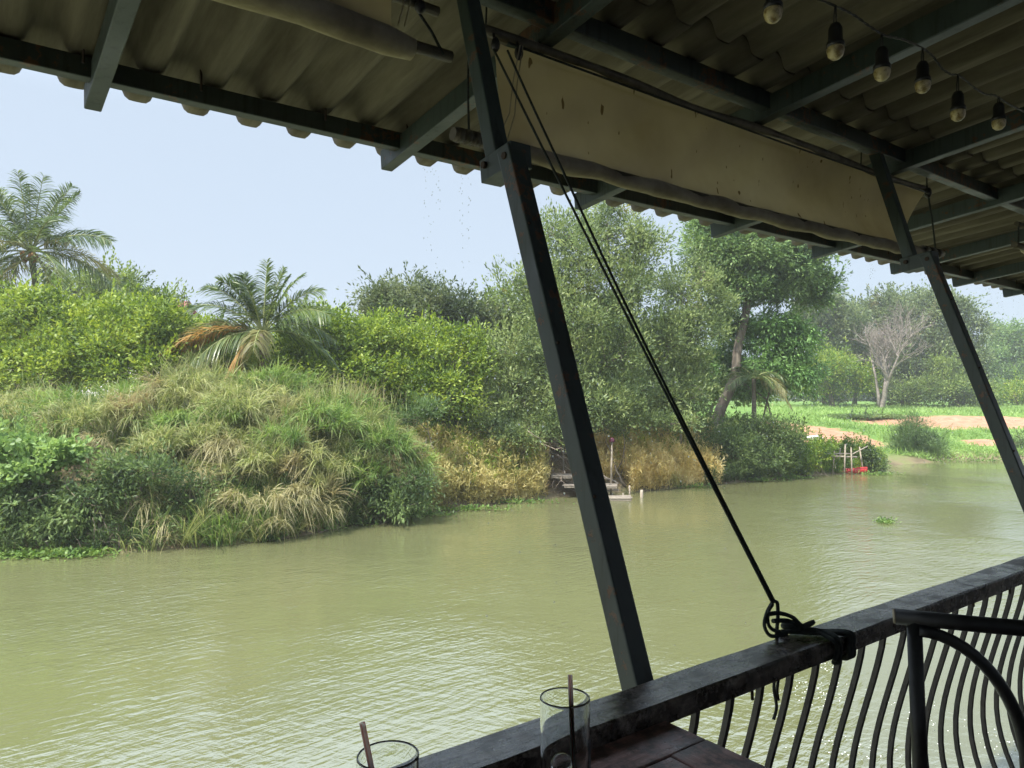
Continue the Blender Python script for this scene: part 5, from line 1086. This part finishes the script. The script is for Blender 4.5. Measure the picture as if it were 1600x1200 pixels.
# ------------------------------------------------------------------ stilt landing and red boat
Kd = 37.0
t = thing('stilt_landing', atpx(1310, 742, Kd), 'bamboo stilt landing of thin pale poles above the red boat', 'landing')
for (x0, y0), (x1, y1), dp in (((1280, 703), (1284, 741), 36.8), ((1303, 703), (1300, 740), 36.8), ((1320, 694), (1318, 745), 36.6), ((1329, 699), (1330, 742), 36.7), ((1312, 700), (1309, 735), 37.5), ((1342, 698), (1347, 733), 37.4), ((1307, 712), (1306, 735), 37.6), ((1291, 714), (1290, 738), 37.6)):
    mb = MB(); a_ = atpx(x0, y0, dp); b_ = atpx(x1, y1, dp); d = (b_ - a_) / (a_[2] - b_[2] + 1e-6); b_ = b_ + d * max(0, b_[2] + .35); mb.tube([a_, b_], [.034, .042], 7); part('pole', mb, M['bamboo'], t)
mb = MB(); mb.tube([atpx(1278, 711, 36.75), atpx(1308, 713, 36.75), atpx(1338, 714, 36.75)], .045, 7); part('crossbar', mb, M['bamboo'], t)
mb = MB(); mb.tube([atpx(1328, 711, 36.9), atpx(1355, 697, 37.4)], .03, 7); part('brace', mb, M['bamboo'], t)
for k in range(7):
    mb = MB(); a_ = atpx(1281 + k * 8.2, 711, 36.8); mb.beam(a_ + [0, 0, .05], a_ + [0, .9, .05], .11, .025); part('slat', mb, M['old_wood'], t)
pb = atpx(1300, 736, 38.0); pb[2] = .0
t = thing('rowing_boat', tuple(pb), 'small red wooden boat tucked under the stilt landing', 'boat', rz=R(-38))
def hull():
    n = 17; m_ = 10; V = []; Lh = 3.3
    for sgn in (0, 1):
        for i in range(n):
            s_ = i / (n - 1) * 2 - 1; hw = .42 * (1 - abs(s_) ** 2.4) ** .75 + .012 - sgn * .02; hw = max(hw, .004); sheer = .20 + .13 * abs(s_) ** 2.2; keel = -.10 + .20 * abs(s_) ** 3 + sgn * .02
            for k in range(m_ + 1):
                a_ = -1 + 2 * k / m_; V.append((s_ * Lh / 2, hw * math.sin(a_ * PI / 2), keel + (sheer - keel) * abs(a_) ** 2.6 if abs(a_) < 1 else sheer))
    Q = []; st = n * (m_ + 1)
    for i in range(n - 1):
        for k in range(m_):
            q = i * (m_ + 1) + k; Q.append((q, q + 1, q + m_ + 2, q + m_ + 1)); q += st; Q.append((q, q + m_ + 1, q + m_ + 2, q + 1))
        for k in (0, m_):
            q = i * (m_ + 1) + k; Q.append((q, q + m_ + 1, q + m_ + 1 + st, q + st))
    return V, Q
V, Q = hull(); link('hull', mesh_np('hull', V, Q, M['red_hull'], True), t)
for x in (-.8, .1, .9):
    mb = MB(); mb.beam((x, -.38, .15), (x, .38, .15), .18, .025); o = link('thwart', mb.mesh('thwart', M['red_hull']), t)
for sg in (-1, 1):
    mb = MB(); pts = []
    for i in range(15):
        s_ = (i / 14 * 2 - 1) * .985; pts.append((s_ * 1.65, sg * (.42 * (1 - abs(s_) ** 2.4) ** .75 + .01), +.205 + .13 * abs(s_) ** 2.2))
    mb.tube(pts, .022, 6); link('gunwale', mb.mesh('gunwale', M['red_hull']), t)

# sack and stumps on the bare soil
c = atpx(1272, 662, 48.5); c[2] = gz(c[0], c[1]); rg_ = np.random.default_rng(7)
mb = MB(); mb.ball((0, 0, 0), .62, .35, .20, 16, 9); me = mb.mesh('sack', M['white_bag']); co = np.empty(len(me.vertices) * 3); me.vertices.foreach_get('co', co); co = co.reshape(-1, 3)
co *= (1 + .12 * np.sin(co[:, :1] * 9) * np.cos(co[:, 1:2] * 8)); co[:, 2] = np.maximum(co[:, 2] + .10, 0); me.vertices.foreach_set('co', co.ravel()); me.update()
setp(link('sack', me, None, c), 'white sack lying on the bare reddish soil of the far bank', 'sack')
for px, hh, rr_, lab in ((1281, .52, .10, 'thick brown stump post beside the white sack on bare soil'), (1296, .34, .05, 'thin short brown post right of the stump on bare soil')):
    c = atpx(px, 666, 47.5); c[2] = gz(c[0], c[1]) - .05; mb = MB(); mb.tube(limb(c, c + np.array([.04, 0, hh]), 4, .04, rg_), [rr_, rr_, rr_ * .95, rr_ * .9, rr_ * .7], 8)
    setp(link('stump_post', mb.mesh('stump_post', M['bark_dark'], c), None, c), lab, 'post')

# ------------------------------------------------------------------ house gable behind the orchard
hy = 60.0; rp = atpx(290, 472, hy); zb = gz(rp[0], hy); hx = rp[0]; zr = rp[2]
t = thing('house', (hx, hy, zb), 'white house with red roof gable showing above the orchard trees', 'house', rz=R(62))
hw = 3.2; ze = zr - zb - 3.9; zt_ = zr - zb; mb = MB()
mb.add([(-hw * .98, 0, 0), (hw * .98, 0, 0), (hw * .98, 0, ze), (0, 0, zt_ - .08), (-hw * .98, 0, ze), (-hw * .98, 9, 0), (hw * .98, 9, 0), (hw * .98, 9, ze), (0, 9, zt_ - .08), (-hw * .98, 9, ze)],
       [(0, 1, 2, 3, 4), (9, 8, 7, 6, 5), (0, 5, 6, 1), (1, 6, 7, 2), (4, 9, 5, 0), (2, 7, 8, 3), (3, 8, 9, 4)]); link('wall', mb.mesh('wall', M['plaster']), t)
mb = MB()
for sg in (-1, 1): mb.beam((sg * (hw + .5) / 2, -.35, (zt_ + ze - .61) / 2 + .06), (sg * (hw + .5) / 2, 9.3, (zt_ + ze - .61) / 2 + .06), math.hypot(hw + .5, zt_ - ze + .6), .12, up=np.array([sg * (zt_ - ze + .6), 0, (hw + .5)]) / math.hypot(hw + .5, zt_ - ze + .6))
link('roof', mb.mesh('roof', M['roof_tile']), t)
mb = MB(); mb.beam((0, -.03, zt_ - 2.6), (0, -.03, zt_ - 1.2), .7, .05, up=(0, 1, 0)); link('window', mb.mesh('window', M['window_dark']), t)

# ------------------------------------------------------------------ humid air over the river
m = bpy.data.materials.new('humid_air'); m.use_nodes = True; nt = m.node_tree; nt.nodes.clear()
ou = nt.nodes.new('ShaderNodeOutputMaterial'); pv = nt.nodes.new('ShaderNodeVolumePrincipled'); pv.inputs['Color'].default_value = (.93, .95, 1, 1); pv.inputs['Density'].default_value = HAZE; pv.inputs['Anisotropy'].default_value = .3
nt.links.new(pv.outputs[0], ou.inputs['Volume'])
if HAZE:
    mb = MB(); mb.beam((0, -205, 7.5), (0, 465, 7.5), 900, 28); o = setp(link('haze', mb.mesh('haze', m)), kind='stuff')
    cy.volume_bounces = 2
